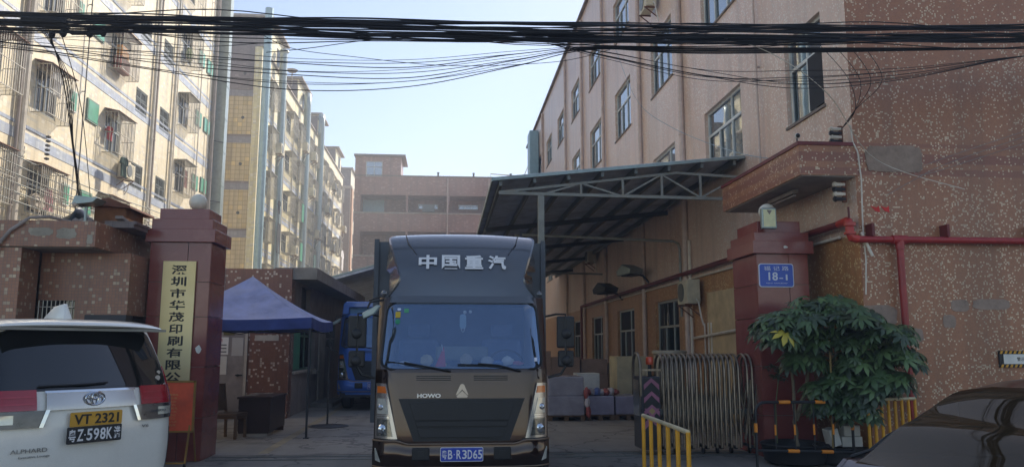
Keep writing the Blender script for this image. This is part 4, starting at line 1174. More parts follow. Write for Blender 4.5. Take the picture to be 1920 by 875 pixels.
for x,y in cor:
    m = MB(); ox = .03 if x<-4 else -.03; oy=.03 if y<16 else -.03
    m.box(x+ox-.018,x+ox+.018,y+oy-.018,y+oy+.018,0.02,2.12); m.box(x+ox-.05,x+ox+.05,y+oy-.05,y+oy+.05,.006,.02); m.build('leg', M['dark_metal'], tt)
def scis(a,b,n_=3):
    m = MB()
    for k in range(n_):
        p=[a[i]+(b[i]-a[i])*k/n_ for i in (0,1)]; q=[a[i]+(b[i]-a[i])*(k+1)/n_ for i in (0,1)]
        m.bar((*p,2.07),(*q,1.93),.018); m.bar((*p,1.93),(*q,2.07),.018)
    m.build('scissor_frame', M['dark_metal'], tt)
for k in range(4): scis((cor[k][0]+(.03 if cor[k][0]<-4 else -.03),cor[k][1]+(.03 if cor[k][1]<16 else -.03)),(cor[(k+1)%4][0]+(.03 if cor[(k+1)%4][0]<-4 else -.03),cor[(k+1)%4][1]+(.03 if cor[(k+1)%4][1]<16 else -.03)))
m = MB(); m.cyl((apx[0],apx[1],1.95),(apx[0],apx[1],3.02),.02,8); m.build('centre_pole', M['dark_metal'], tt)

# desk, papers, chair
wood = mat('desk_wood','3e2820',.4,dirt='241814',local=True)
dk = vthing('desk', 'dark brown wooden desk standing under the blue tent', 'desk', (-3.55,15.75,0), R(88))
m = MB(); m.box(-.62,.62,-.32,.32,.69,.73); m.build('top', wood, dk, bevel=.005)
m = MB(); m.box(-.6,-.2,-.28,.28,.06,.69); m.build('drawer_pedestal', wood, dk)
m = MB(); m.box(.57,.6,-.28,.28,.0,.69); m.build('side_panel', wood, dk)
m = MB(); m.box(-.6,.57,-.3,-.281,.1,.69); m.build('modesty_panel', wood, dk)
for k in range(3):
    m = MB(); m.box(-.58,-.22,.281,.295,.1+.2*k,.28+.2*k); d_ = m.build('drawer', wood, dk)
    m = MB(); m.box(-.44,-.36,.295,.31,.18+.2*k,.195+.2*k); m.build('handle', M['alu'], d_)
m = MB(); m.box(-.58,-.22,-.26,.26,0,.06); m.build('plinth', M['plaster'], dk)
m = MB()
random.seed(4)
for k in range(4):
    x,y=-3.66+random.uniform(-.12,.14),15.9+random.uniform(-.3,.3); a=random.uniform(0,1)
    c_,s_=math.cos(a)*.14,math.sin(a)*.14
    m._add([(x-c_,y-s_,.732+k*.004),(x+s_*.7,y-c_*.7,.732+k*.004),(x+c_,y+s_,.735+k*.004),(x-s_*.7,y+c_*.7,.736+k*.004)],[(0,1,2,3)])
solo(m,'papers',M['white'],'loose white papers spread on the dark desk','papers',solid=.002)
chw = mat('chair_wood','6a5038',.5,dirt='40301f',local=True)
ch = vthing('wooden_chair', 'brown wooden chair with a tall back beside the desk under the tent', 'chair', (-3.93,14.95,0), R(78))
m = MB(); m.box(-.22,.22,-.22,.22,.42,.46); m.build('seat', chw, ch, bevel=.01)
for x,y in ((-.19,-.19),(.19,-.19)):
    m = MB(); m.box(x-.022,x+.022,y-.022,y+.022,0,.42); m.build('leg', chw, ch)
for x in (-.19,.19):
    m = MB(); m.bar((x,.19,0),(x,.2,.46),.042); m.bar((x,.2,.46),(x,.27,.98),.04); m.build('rear_leg', chw, ch)
m = MB(); m.prismx([(.2,.5),(.225,.5),(.29,.98),(.265,.98)],-.17,.17); m.build('backrest', chw, ch)
m = MB(); m.box(-.19,.19,-.2,-.17,.36,.42); m.box(-.2,-.17,-.17,.18,.36,.42); m.box(.17,.2,-.17,.18,.36,.42); m.build('apron', chw, ch)
# red extinguisher and mat behind the chair
t = thing('fire_extinguisher', 'red fire extinguisher cylinder standing by the office door behind the chair', 'fire extinguisher', (-5.35,18.3,0))
m = MB(); m.lathe([(.2,0),(.21,.04),(.21,.5),(.17,.6),(.06,.66),(.06,.72)],(-5.35,18.3,0),20); m.build('body', M['red_pipe'], t, smooth=True)
m = MB(); m.box(-5.42,-5.28,18.27,18.33,.72,.8); m.tube([(-5.3,18.3,.74),(-5.15,18.25,.6),(-5.1,18.2,.3)],.02,8); m.build('handle', M['black'], t)
t = thing('wall_shelf', 'narrow pale shelf and board on the wall left of the office door', 'shelf', (-6.3,18.7,1.2))
m = MB(); m.box(-6.7,-6.0,18.5,18.9,1.42,1.47); m.build('shelf_board', M['plaster'], t)
m = MB(); m.box(-6.6,-6.15,18.86,18.9,1.5,2.25); m.build('notice_sheet', mat('paper_g','a89890',.8), t)
letter(t,'消防',.3,(-6.37,18.855,1.9),mat('ink_brown','806858',.7))

# ------------------------------------------------------------------ retractable gate
stl = mat('stainless','8c8070',.36,.75,var=.25,scale=14,dirt='4a3828',damt=.7,dscale=3)
rg = thing('folding_gate', 'stainless steel retractable folding gate packed together before the right pillar', 'gate', (4,12.2,0))
yg0,yg1 = 11.95,12.42
def arch(x, x_foot, skew=0, m_=None):
    m = MB(); pts=[]
    r_=(yg1-yg0)/2; cy=(yg0+yg1)/2
    pts.append((x_foot,yg0,.12)); pts.append((x,yg0,1.3))
    for k in range(1,8):
        a=math.pi*k/8; pts.append((x,cy-r_*math.cos(a),1.3+.24*math.sin(a)))
    pts.append((x,yg1,1.3)); pts.append((x_foot+skew,yg1,.12))
    m.tube(pts,.02,8); m.build('arch_tube', m_ or stl, rg, smooth=True)
xs_a = [3.36+.075*k for k in range(17)]+[4.70,4.78,4.88]
random.seed(2)
for i,x in enumerate(xs_a): arch(x, x+random.uniform(-.006,.006), .0 if i<17 else .05)
for i,x in enumerate(xs_a[:-1]):
    nx = xs_a[i+1]
    for y in (yg0+.03,yg1-.03):
        m = MB(); m.bar((x,y,.3),(nx,y,1.1),.016,.03); m.build('lattice_bar', stl, rg)
        m = MB(); m.bar((x,y+.016,1.1),(nx,y+.016,.3),.016,.03); m.build('lattice_bar', stl, rg)
m = MB(); m.box(3.3,4.9,yg0+.05,yg0+.07,.62,.7); m.build('lattice_bar', M['alu_dark'], rg)
for i,x in enumerate(xs_a[::3]):
    m = MB(); m.cyl((x-.015,(yg0+yg1)/2,.06),(x+.015,(yg0+yg1)/2,.06),.055,10); m.box(x-.02,x+.02,yg0,yg1,.1,.14); m.build('wheel', M['rubber'], rg)
for x,a,b in ((4.62,.25,1.15),(4.74,.3,1.2),(4.84,.9,1.25)):
    m = MB(); m.bar((x,yg0-.03,a),(x+.12,yg0-.03,b),.03,.035); m.build('lattice_bar', stl, rg)
# head unit
hu = thing('gate_drive', 'dark gate drive unit with pink chevron panel and orange beacon beside the folding gate', 'gate motor', (3.2,12.2,0))
m = MB(); m.box(3.0,3.3,yg0-.02,yg1+.02,.1,1.2); m.build('housing', mat('gate_dark','3c3e46',.3,.3), hu, bevel=.015)
m = MB(); m.box(2.985,2.999,yg0+.05,yg1-.03,.6,1.15); m.build('mirror_panel', mat('chrome','c8ccd0',.08,1.0,var=.05), hu)
m = MB(); pts=[(3.0,yg0,.9)]+[(3.0,(yg0+yg1)/2-.235*math.cos(math.pi*k/10),1.32+.24*math.sin(math.pi*k/10)) for k in range(11)]+[(3.0,yg1,.9)]
m.tube(pts,.025,8); m.build('end_arch', stl, hu, smooth=True)
m = MB(); m.bar((3.0,yg0+.02,1.3),(3.36,yg0+.02,1.3),.03); m.bar((3.1,yg0+.02,1.2),(3.1,yg0+.02,1.3),.015); m.build('cross_bar', stl, hu)
pk = mat('pink_film','a06078',.5,dirt='6a4454',damt=.5,dscale=9)
m = MB(); m.box(3.03,3.29,yg0-.03,yg0-.021,.14,1.18); m.build('panel', M['black'], hu)
random.seed(6)
for k in range(4):
    z = 1.1-.2*k
    m = MB(); m.prism([(3.04,z-.1),(3.16,z+.02),(3.28,z-.1),(3.28,z-.02),(3.16,z+.08),(3.04,z-.02)],yg0-.037,yg0-.031); m.build('chevron', pk, hu)
m = MB(); m.prism([(3.04,.5),(3.1,.5),(3.28,.72),(3.22,.72)],yg0-.0375,yg0-.031); m.prism([(3.22,.5),(3.28,.5),(3.1,.72),(3.04,.72)],yg0-.041,yg0-.0376); m.build('chevron', pk, hu)
m = MB(); m.prism([(3.11,.68),(3.16,.73),(3.21,.68),(3.16,.63)],yg0-.046,yg0-.0411); m.build('emblem', mat('gold_badge','a89058',.5), hu)
m = MB(); m.lathe([(.055,0),(.06,.02),(.06,.09),(.045,.12)],(3.2,yg0+.2,1.38),14); m.build('beacon', mat('beacon','d8502c',.3,coat=.5), hu, smooth=True)
m = MB(); m.cyl((3.2,yg0+.2,1.2),(3.2,yg0+.2,1.38),.03,8); m.build('beacon_stem', M['black'], hu)
# white tub behind the gate
m = MB(); m.lathe([(.26,0),(.3,1.52),(.34,1.53),(.34,1.58),(.29,1.59)],(4.35,15.0,0),22)
solo(m,'water_barrel',mat('barrel','a8a08c',.5),'pale plastic barrel whose lid shows just above the folding gate','barrel',smooth=True)

# ------------------------------------------------------------------ yellow railings
def railing(label, p, q, n, h, r_=.018, group='yellow steel railings'):
    t = thing('railing', label, 'railing', (*p,0), 0)
    for k in range(n):
        x=p[0]+(q[0]-p[0])*k/(n-1); y=p[1]+(q[1]-p[1])*k/(n-1)
        m = MB(); m.cyl((x,y,0.0 if k in (0,n-1) else .12),(x,y,h),r_,10); m.build('post', M['yellow_paint'], t, smooth=True)
    m = MB(); m.tube([(p[0],p[1],h),(q[0],q[1],h)],r_*1.05,10); m.build('top_rail', mat('worn_rail','c8bc98',.4,.2,dirt='8a7a54'), t, smooth=True)
    m = MB(); m.tube([(p[0],p[1],.12),(q[0],q[1],.12)],r_,10); m.build('bottom_rail', M['yellow_paint'], t, smooth=True)
railing('short yellow railing with a pale worn top rail standing before the folding gate', (1.9,7.5), (1.87,6.0), 6, 1.0)
railing('yellow railing partly hidden behind the brown car and the plants', (5.72,10.3), (6.55,10.55), 8, .94, .022)

# black and orange barrier
bb = thing('crowd_barrier', 'low black tube barrier with orange tape bands around the plant tubs', 'barrier', (5,10.6,0))
yb=10.55; x0,x1=4.24,5.62
m = MB(); pts=[(x0,yb,0),(x0,yb,.72)]
for k in range(1,6): a=math.pi/2*k/5; pts.append((x0+.14-.14*math.cos(a),yb,.76+.14*math.sin(a)))
for k in range(0,6): a=math.pi/2*k/5; pts.append((x1-.16+.16*math.sin(a),yb,.74+.16*math.cos(a)))
pts += [(x1,yb,.0)]
m.tube(pts,.02,8); m.build('frame', M['black'], bb, smooth=True)
m = MB(); m.tube([(x0,yb,.26),(x1,yb,.22)],.016,8); m.build('rail', M['black'], bb, smooth=True)
for k in range(1,5):
    x = x0+(x1-x0)*k/5; m = MB(); m.cyl((x,yb,.24),(x,yb,.9),.009,6); m.build('bar', M['black'], bb)
    m = MB(); m.cyl((x,yb,.46),(x,yb,.6),.014,8); m.build('tape_band', M['orange_tape'], bb)
for a,b in (((x0,yb,.5),(x0,yb,.62)),((x1,yb,.52),(x1,yb,.66)),((4.58,yb,.9),(4.74,yb,.9)),((5.1,yb,.9),(5.24,yb,.9)),((4.68,yb,.247),(4.84,yb,.242)),((5.16,yb,.233),(5.32,yb,.228))):
    m = MB(); m.cyl(a,b,.025,8); m.build('tape_band', M['orange_tape'], bb)

# planter, tree
m = MB(); m.lathe([(.3,0),(.42,.05),(.46,.26),(.48,.28),(.46,.3),(.40,.28),(.38,.2)],(5.0,11.05,0),26)
solo(m,'planter_tub',M['rubber'],'wide low black rubber tub holding the stems at the foot of the right pillar','planter',smooth=True)
m = MB(); m.lathe([(.26,0),(.36,.05),(.38,.24),(.40,.26),(.36,.26),(.3,.2)],(5.66,10.95,0),24)
solo(m,'planter_tub',M['black'],'smaller black tub under the white foam boxes','planter',smooth=True)
leafm = []
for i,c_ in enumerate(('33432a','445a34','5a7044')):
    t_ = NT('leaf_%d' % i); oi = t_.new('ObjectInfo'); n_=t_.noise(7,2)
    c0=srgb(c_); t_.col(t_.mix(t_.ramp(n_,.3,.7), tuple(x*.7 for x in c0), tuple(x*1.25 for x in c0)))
    t_.b.inputs['Roughness'].default_value=.42; t_.b.inputs['Specular IOR Level'].default_value=.5
    t_.b.inputs['Subsurface Weight'].default_value=0
    leafm.append(t_.m)
yl = mat('leaf_yellow','b8a83c',.5)
def lobe_leaf(s):
    """papaya-like hand-shaped leaf: seven pointed lobes, slightly drooping"""
    m = MB(); vs=[(0,0,0)]; fs=[]
    nl=7
    for k in range(nl):
        a=R(-130+260*k/(nl-1)); L=s*(1.0-.30*abs(k-3)/3)
        d=(math.sin(a),math.cos(a)); p=(math.cos(a),-math.sin(a))
        wd=L*.17
        b=len(vs)
        vs += [(d[0]*L*.32-p[0]*wd*.75,d[1]*L*.32-p[1]*wd*.75,.02*s),(d[0]*L*.32+p[0]*wd*.75,d[1]*L*.32+p[1]*wd*.75,.02*s),
               (d[0]*L*.66-p[0]*wd,d[1]*L*.66-p[1]*wd,-.09*s),(d[0]*L*.66+p[0]*wd,d[1]*L*.66+p[1]*wd,-.09*s),(d[0]*L,d[1]*L,-.3*s),
               (d[0]*L*.66,d[1]*L*.66,-.05*s),(d[0]*L*.32,d[1]*L*.32,.05*s)]
        fs += [(0,b,b+6),(0,b+6,b+1),(b,b+2,b+5,b+6),(b+6,b+5,b+3,b+1),(b+2,b+4,b+5),(b+5,b+4,b+3)]
    m._add(vs,fs); return m
LM = [lobe_leaf(.205).mesh('leaf', lm, smooth=True, fix=False) for lm in leafm]+[lobe_leaf(.2).mesh('leaf', yl, smooth=True, fix=False)]
def plant(label, base, stems, tips, nleaf, seed, cat='tree'):
    t = thing('papaya_tree', label, cat, base)
    rd = random.Random(seed)
    allp=[]; leaves=[]
    for st in stems:
        m = MB(); pts=[Vector(p) for p in st]
        # smooth polyline
        q=[]
        for i in range(len(pts)-1):
            for k in range(4): q.append(pts[i].lerp(pts[i+1],k/4)+Vector((rd.uniform(-.012,.012),rd.uniform(-.012,.012),0)))
        q.append(pts[-1]); n_=len(q)
        m.tube(q,[.034*(1-.6*i/n_) for i in range(n_)],8); m.build('trunk', mat('bark_pale','7c7058',.8,dirt='4c4436',dscale=8), t, smooth=True)
    for k in range(nleaf):
        c,rad = tips[rd.randrange(len(tips))]
        # leaf hub on the shell of a flattened clump
        a=rd.uniform(0,2*math.pi); el=rd.uniform(-.5,1.0)
        rr=rad*rd.uniform(.5,1.0)
        d=Vector((math.cos(a)*math.cos(el),math.sin(a)*math.cos(el),math.sin(el)*.6))
        p=Vector(c)+d*rr
        if p.x>5.96 and p.y>10.66: p.y=10.6-rd.uniform(0,.3)
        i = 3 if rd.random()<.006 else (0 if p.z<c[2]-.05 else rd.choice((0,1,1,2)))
        tilt=rd.uniform(.1,.9); 
        qn=Vector((d.x*tilt+rd.uniform(-.35,.35),d.y*tilt-.35+rd.uniform(-.35,.35),1.0)).normalized()
        qt = qn.to_track_quat('Z','Y') @ Matrix.Rotation(rd.uniform(0,6.28),3,'Z').to_quaternion()
        s=rd.uniform(.55,1.35)
        leaves.append((p.y,i,p-Vector(base),qt,s))
        allp.append((p,Vector(c)))
    leaves.sort(key=lambda q:q[0])
    for _,i,lp,qt,s in leaves[:290]:
        o = bpy.data.objects.new('leaf', LM[i]); COL.objects.link(o); o.parent=t
        o.location=lp; o.rotation_mode='QUATERNION'; o.rotation_quaternion=qt; o.scale=(s,s,s)
    vs=[];fs=[];mi=[]
    for _,i,lp,qt,s in leaves[290:]:
        b_=len(vs); mt_=Matrix.LocRotScale(lp,qt,Vector((s,s,s)))
        vs += [tuple(mt_@v.co) for v in LM[i].vertices]; fs += [tuple(b_+q for q in f.vertices) for f in LM[i].polygons]; mi += [i]*len(LM[i].polygons)
    me = bpy.data.meshes.new('inner_leaves'); me.from_pydata(vs,[],fs)
    for m_ in leafm+[yl]: me.materials.append(m_)
    me.polygons.foreach_set('material_index', mi); me.polygons.foreach_set('use_smooth',[True]*len(me.polygons))
    o = bpy.data.objects.new('inner_leaves', me); COL.objects.link(o); o.parent=t; o['kind']='stuff'
    m = MB()
    for p,c in allp[::2]:
        q=c+(p-c)*.1-Vector((0,0,.1)); m.tube([q,(p+q)/2+Vector((0,0,.05)),p],.005,4)
    m.build('leaf_stalk', mat('stalk','5c6a3c',.6), t)
    return t
plant('broad green papaya-like tree hiding the foot of the right pillar', (5.1,11.0,.2),
      [[(5.05,11.05,.2),(5.03,11.05,.5),(5.0,11.0,.8),(4.95,10.9,1.5),(4.9,10.8,1.9)],
       [(5.05,11.05,.6),(5.2,11.0,1.1),(5.22,10.9,1.5),(5.35,10.8,1.9)]],
      [((4.85,10.6,1.98),.42),((4.65,10.7,1.9),.32),((5.2,10.6,2.12),.42),((5.45,10.7,2.18),.36),((5.05,10.8,1.75),.3),((4.62,10.5,1.78),.26),((5.1,10.8,1.45),.28),((5.35,10.6,1.75),.35)], 520, 21)
plant('darker bushy tree with a yellow leaf against the mosaic wall by the red downpipe', (5.62,10.9,.2),
      [[(5.62,10.95,.25),(5.6,10.9,.8),(5.52,10.7,1.4),(5.45,10.6,1.95)],[(5.75,10.95,.25),(5.7,10.8,.9),(5.8,10.5,1.4),(6.1,10.3,1.8)]],
      [((5.65,10.3,1.98),.42),((6.0,10.25,1.78),.40),((6.15,10.2,1.5),.3),((5.8,10.5,1.45),.38),((5.9,10.4,1.1),.32),((5.6,10.6,1.75),.35),((6.0,10.3,1.15),.35),((5.5,10.6,2.2),.25),((5.6,10.6,1.2),.32),((5.75,10.5,.95),.3),((5.3,10.7,1.05),.25),((5.7,10.55,.75),.28),((5.35,10.75,.8),.22)], 640, 22)
m = MB(); m.tube([(5.42,10.75,.15),(5.38,10.6,1.2),(5.36,10.55,1.98)],.014,8)
solo(m,'bamboo_cane',mat('bamboo','9c8450',.6,dirt='6c5830'),'thin bamboo cane propping up the leaves in the middle of the plants','cane',smooth=True)
# dry sprig flat against the pillar
t = thing('seedling', 'small dark leafy sprig growing low before the right pillar', 'plant', (4.85,11.5,.3))
m = MB(); m.tube([(4.9,11.4,.25),(4.88,11.35,.8),(4.95,11.3,1.35)],.008,6); m.build('stem', mat('stalk','5c6a3c',.6), t)
rd=random.Random(9)
for k in range(14):
    o=bpy.data.objects.new('leaf',LM[0]); COL.objects.link(o); o.parent=t
    o.location=(rd.uniform(-.12,.25),rd.uniform(-.25,-.1),rd.uniform(.85,1.2)); o.rotation_euler=(rd.uniform(.2,1.2),rd.uniform(-.5,.5),rd.uniform(0,6)); s=rd.uniform(.3,.5); o.scale=(s,s,s)
foam = mat('foam','cfccc0',.8,dirt='a09a88',damt=.3)
def fbox(label,x0,x1,y0,y1,z0,z1,rot=0):
    m = MB(); m.box(x0,x1,y0,y1,z0,z1); o = solo(m,'foam_box',foam,label,'foam box',group=None,bevel=.01); o.rotation_euler=(0,rot,0)
fbox('left white foam box, tilted, behind the black barrier',5.42,5.55,10.72,10.95,.28,.52,R(-14))
fbox('upper right white foam box behind the black barrier',5.6,5.84,10.75,11.0,.41,.56)
fbox('lower right white foam box under another one behind the black barrier',5.56,5.86,10.74,11.05,.265,.405)

# ------------------------------------------------------------------ wrapped pallets
wrap = mat('stretch_wrap','a09aa0',.22,dirt='c0b8bc',damt=.5,dscale=3,bump=.7,bscale=5,spec=.6)
wrap_v = mat('violet_wrap','9a96a8',.25,dirt='a8a2bc',damt=.5,dscale=3,bump=.7,bscale=5)
card = mat('cardboard','967a68',.8,dirt='6e5a4e',dscale=2)
cream_board = mat('cream_board','c0b490',.7,dirt='a09474')
palw = mat('pallet_wood','6a5238',.85)
def pallet_stack(label, x0,x1,y0,y1,h,m_, layers=1):
    t = thing('pallet_stack', label, 'pallet load', ((x0+x1)/2,(y0+y1)/2,0))
    p = MB()
    for k in range(3):
        x=x0+(x1-x0-.1)*k/2; q = MB(); q.box(x,x+.1,y0,y1,0,.1); q.build('pallet_block', palw, t)
    q = MB(); q.box(x0,x1,y0,y1,.1,.125); q.build('pallet_deck', palw, t)
    rd = random.Random(int(x0*31)); 
    hh=(h-.126)/layers
    for l in range(layers):
        m = MB(); a=.02
        nx=10; nz=6
        z0=.126+l*hh; z1=z0+hh-.004
        m.box(x0+rd.uniform(0,a),x1-rd.uniform(0,a),y0+rd.uniform(0,a),y1,z0,z1)
        m.build('wrapped_stack', m_, t, bevel=.02)
    return t
pallet_stack('tall stretch-wrapped grey pallet load right beside the brown truck', 2.3,3.15,17.7,18.8,.99,wrap,2)
pallet_stack('low violet-wrapped pallet load in front with a striped bag on it', 3.2,3.85,17.8,18.9,.55,wrap_v,1)
pallet_stack('second low violet-wrapped pallet load, next to the open gate', 3.87,4.5,17.85,18.9,.54,wrap_v,1)
m = MB(); m.box(3.2,3.75,19.0,19.6,0,1.02); solo(m,'carton',M['white'],'plain white carton standing behind the grey wrapped load','carton',bevel=.01)
m = MB(); m.box(4.25,5.1,19.3,20.2,0,1.42); solo(m,'cream_cabinet',cream_board,'tall cream coloured box behind the violet pallet loads','cabinet',bevel=.01)
for i,(a,b,c_,d,h) in enumerate(((2.9,3.7,21.5,22.4,1.38),(3.75,4.5,21.6,22.5,1.32),(4.6,5.4,22,23,1.2),(2.35,2.9,21.5,22.2,1.55))):
    nm_=['large brown carton stack behind the grey wrapped load','brown carton stack behind the white carton','brown carton stack behind the cream box','narrow brown carton stack just right of the truck mirror'][i]
    t = thing('carton_stack', nm_, 'cartons', ((a+b)/2,(c_+d)/2,0))
    for k in range(3):
        m = MB(); m.box(a+.01*(k%2),b-.01*((k+1)%2),c_,d,h*k/3,h*(k+1)/3-.006); m.build('carton', card, t)
t = thing('woven_bag', 'red and white striped woven bag slumped on the violet load', 'bag', (3.5,18.0,.56))
rw=mat('bag_white','c8c0c0',.6); rr_=mat('bag_red','a85450',.6); bb_=mat('bag_blue','6c7cb0',.6)
for k in range(7):
    x=3.28+k*.11; m = blob((x,18.1+.02*(k%2),.62),.1,.18,.07+.015*(k%3),k+40,8,6); m.build('bag_fold', [rr_,rw,bb_,rw,rr_,rw,rr_][k], t, smooth=True)
t = thing('striped_sack', 'red and white striped sack hanging between the two pallet loads', 'bag', (3.17,17.65,.1))
for k in range(3):
    m = blob((3.17+.02*k,17.62,.62-.2*k),.06,.07,.13,k+60,8,6); m.build('sack_fold', (rr_,rw,rr_)[k], t, smooth=True)
m = MB(); m.box(2.9,3.5,30,30.6,0,2.3); solo(m,'green_cabinet',mat('dull_green','3c5a50',.6),'dull green cabinet deep under the canopy behind the truck mirror','cabinet')
# dark loading-side back wall closing the canopy
# ------------------------------------------------------------------ overhead cables
uc = thing('cable_bundle', 'thick tangled bundle of black utility cables strung across the street overhead', 'cables', (0,9,5.4))
random.seed(31)
def ctr(x):    # height of the main bundle
    return 5.42+.018*x+.0016*x*x
nseg=56
def strand(off, amp, r_, yo, name='strand', x0=-8.5, x1=11.5, par=None, drop=0, tw=0):
    pts=[]; ph=random.uniform(0,6.28); w_=random.uniform(.35,.9); ph2=random.uniform(0,6.28)
    for k in range(nseg+1):
        x=x0+(x1-x0)*k/nseg
        z=ctr(x)+off+amp*math.sin(w_*x+ph)+amp*.4*math.sin(w_*2.7*x+ph2)-drop*math.sin(math.pi*k/nseg)
        y=9+yo+.03*math.sin(w_*1.3*x+ph2)
        pts.append((x,y,z))
    m = MB(); m.tube(pts,r_,6,False)
    return m.build(name, M['cable'], par or uc, fix=False, smooth=True)
for k in range(10): strand(random.uniform(-.06,.03), .018, random.uniform(.007,.0135), random.uniform(-.07,.07))
for k in range(9): strand(random.uniform(.10,.155), .03, random.uniform(.007,.012), random.uniform(-.06,.06))
for k in range(10): strand(random.uniform(-.08,.16), .07, random.uniform(.004,.007), random.uniform(-.09,.09))
for k in range(5): strand(random.uniform(-.1,-.04), .03, .006, random.uniform(-.07,.07))
m = MB(); m.cyl((-4.95,9,5.42),(-4.45,9,5.39),.07,10); m.build('splice_box', M['cable'], uc, smooth=True)
m = MB(); m.tube([(-4.5,9,5.33),(-4.4,9,5.27),(-4.1,9,5.28),(-3.95,9,5.36),(-3.9,9,5.5)],.02,6); m.build('hook', M['cable'], uc)
for x,dz in ((-4.62,-.12),(-4.5,-.1),(-4.2,-.1),(-4.05,-.08)):
    m = blob((x,9,ctr(x)+dz),.04,.03,.05,int(-x*10)); m.build('clamp', M['cable'], uc)
def wire(pts, r_, label, group, mt=None):
    P=[Vector(p) for p in pts]; q=[]
    # Catmull-Rom through the points
    for i in range(len(P)-1):
        p0=P[max(i-1,0)];p1=P[i];p2=P[i+1];p3=P[min(i+2,len(P)-1)]
        for k in range(10):
            t=k/10; q.append(.5*((2*p1)+(p2-p0)*t+(2*p0-5*p1+4*p2-p3)*t*t+(3*p1-p0-3*p2+p3)*t**3))
    q.append(P[-1])
    m = MB(); m.tube(q,r_,5,False)
    return solo(m,'overhead_wire',mt or M['cable'],label,'wire',group=group,fix=False,smooth=True)
G='thin wires strung below the cable bundle'; GL='thin black wire sagging below the thick cable bundle'
random.seed(17)
for k in range(9):
    s=k*.033; j=lambda q=.03: random.uniform(-q,q)
    wire([(-8,9.1,5.5-s*.8+j(.08)),(-5.2,9.1,5.24-s*.7+j(.06)),(-3.4,9.1,5.14-s+j(.05)),(-1.9,9.1,5.1-s*1.5+j(.03)),(-.5,9.1,5.1-s*1.2+j(.025)),(.8,9.1,5.26-s*.75+j(.015)),(1.8,9.1,5.36-s*.15),(3.4,9.1,5.40-.01*k),(8,9.1,5.55)],.0035+.0012*(k%3),GL,G)
wire([(-2.3,9.12,5.4),(-1.9,9.12,5.22),(-1.2,9.12,5.14),(0,9.12,5.06),(1.3,9.12,5.15),(2.0,9.12,5.33)],.004,GL,G)
wire([(-2.2,9.1,5.15),(-1.7,9.1,5.22),(-1.1,9.1,5.33),(-.6,9.1,5.4)],.005,GL,G)
wire([(-6,9.1,5.1),(-4.2,9.1,5.28),(-3.0,9.1,5.2),(-2.0,9.1,5.3)],.004,GL,G)
for k in range(7):
    a=random.uniform(0,.12)
    wire([(1.2,9.05,5.36),(2.0,9.05,5.28-a),(3.2,9.05,5.1-a*1.4),(4.4,9.05,4.98-a*2+k*.04),(5.8,9.05,5.08-a+k*.03),(7.6,9.05,5.42),(10,9.05,5.7)],.004+.001*(k%2),GL,G)
for k in range(4):
    wire([(4.8+.2*k,9.2,5.5),(5.2+.15*k,9.3,5.1),(5.65,10.0,4.92),(5.88,10.84,4.88)],.004,'thin black wire dropping from the bundle to the insulators above the porch','drop wires to the porch insulators')
wire([(3.2,9.05,5.55),(4.0,9.05,5.35),(4.9,9.3,4.9),(6.2,10.5,4.35),(7.6,10.6,3.95)],.006,'pale wire crossing the near window diagonally down to the mosaic wall','wire single',M['pvc']) 
wire([(9,10.5,4.9),(7.4,10.58,4.35),(6.9,10.6,4.12),(6.4,10.6,3.85)],.005,'pale loose wires running down to the render patch on the mosaic wall','wires by the render patch',M['plaster_grey'])
wire([(9,10.52,4.8),(7.3,10.59,4.25),(6.9,10.61,4.15)],.005,'pale loose wires running down to the render patch on the mosaic wall','wires by the render patch',M['plaster_grey'])
wire([(9,10.5,4.98),(7.5,10.58,4.48),(7.0,10.61,4.3)],.005,'pale loose wires running down to the render patch on the mosaic wall','wires by the render patch',M['plaster_grey'])
wire([(5.9,26,12.2),(5.6,22,9.0),(5.7,19,7.3),(5.85,15,5.6),(5.9,12.2,4.72)],.008,'long grey wire sagging diagonally along the pink factory facade','facade wire',M['galv'])
GD='wires dropping over the left apartment block'; LD='dark wire dropping from the bundle to the gatehouse roof'
for k in range(4):
    wire([(-4.7-.03*k,9.05,5.35),(-4.75+.03*k,9.6,4.9),(-4.95,10.4,4.25+.03*k),(-5.22+.02*k,11.3,3.62)],.007-.001*k,LD,GD)
wire([(-4.55,9.05,5.3),(-4.6,9.8,4.6),(-5.1,11.4,3.6)],.005,LD,GD)
for k in range(6):
    wire([(-11.7,14,6.9-.24*k),(-11.65,24,6.75-.24*k),(-11.6,32,7.0-.22*k),(-11.6,40,7.1-.22*k)],.018,'thin wire running along the apartment facade at first floor height','wires along the apartment facade',M['alu_dark'])
m = MB()
for k in range(6): m.lathe([(.02,0),(.07,.02),(.07,.06),(.02,.08)],(-11.6,30.6,6.3+k*.13),8)
solo(m,'insulator_stack',M['pvc'],'stack of small pale insulators on the apartment wall left of the pillar globe','insulator',smooth=True)
m = MB()
for k in range(6): m.lathe([(.02,0),(.07,.02),(.07,.06),(.02,.08)],(-11.6,22.9,7.0+k*.13),8)
solo(m,'insulator_stack',M['dark_metal'],'stack of dark insulators on the apartment wall by the wide drain pipe','insulator',smooth=True)

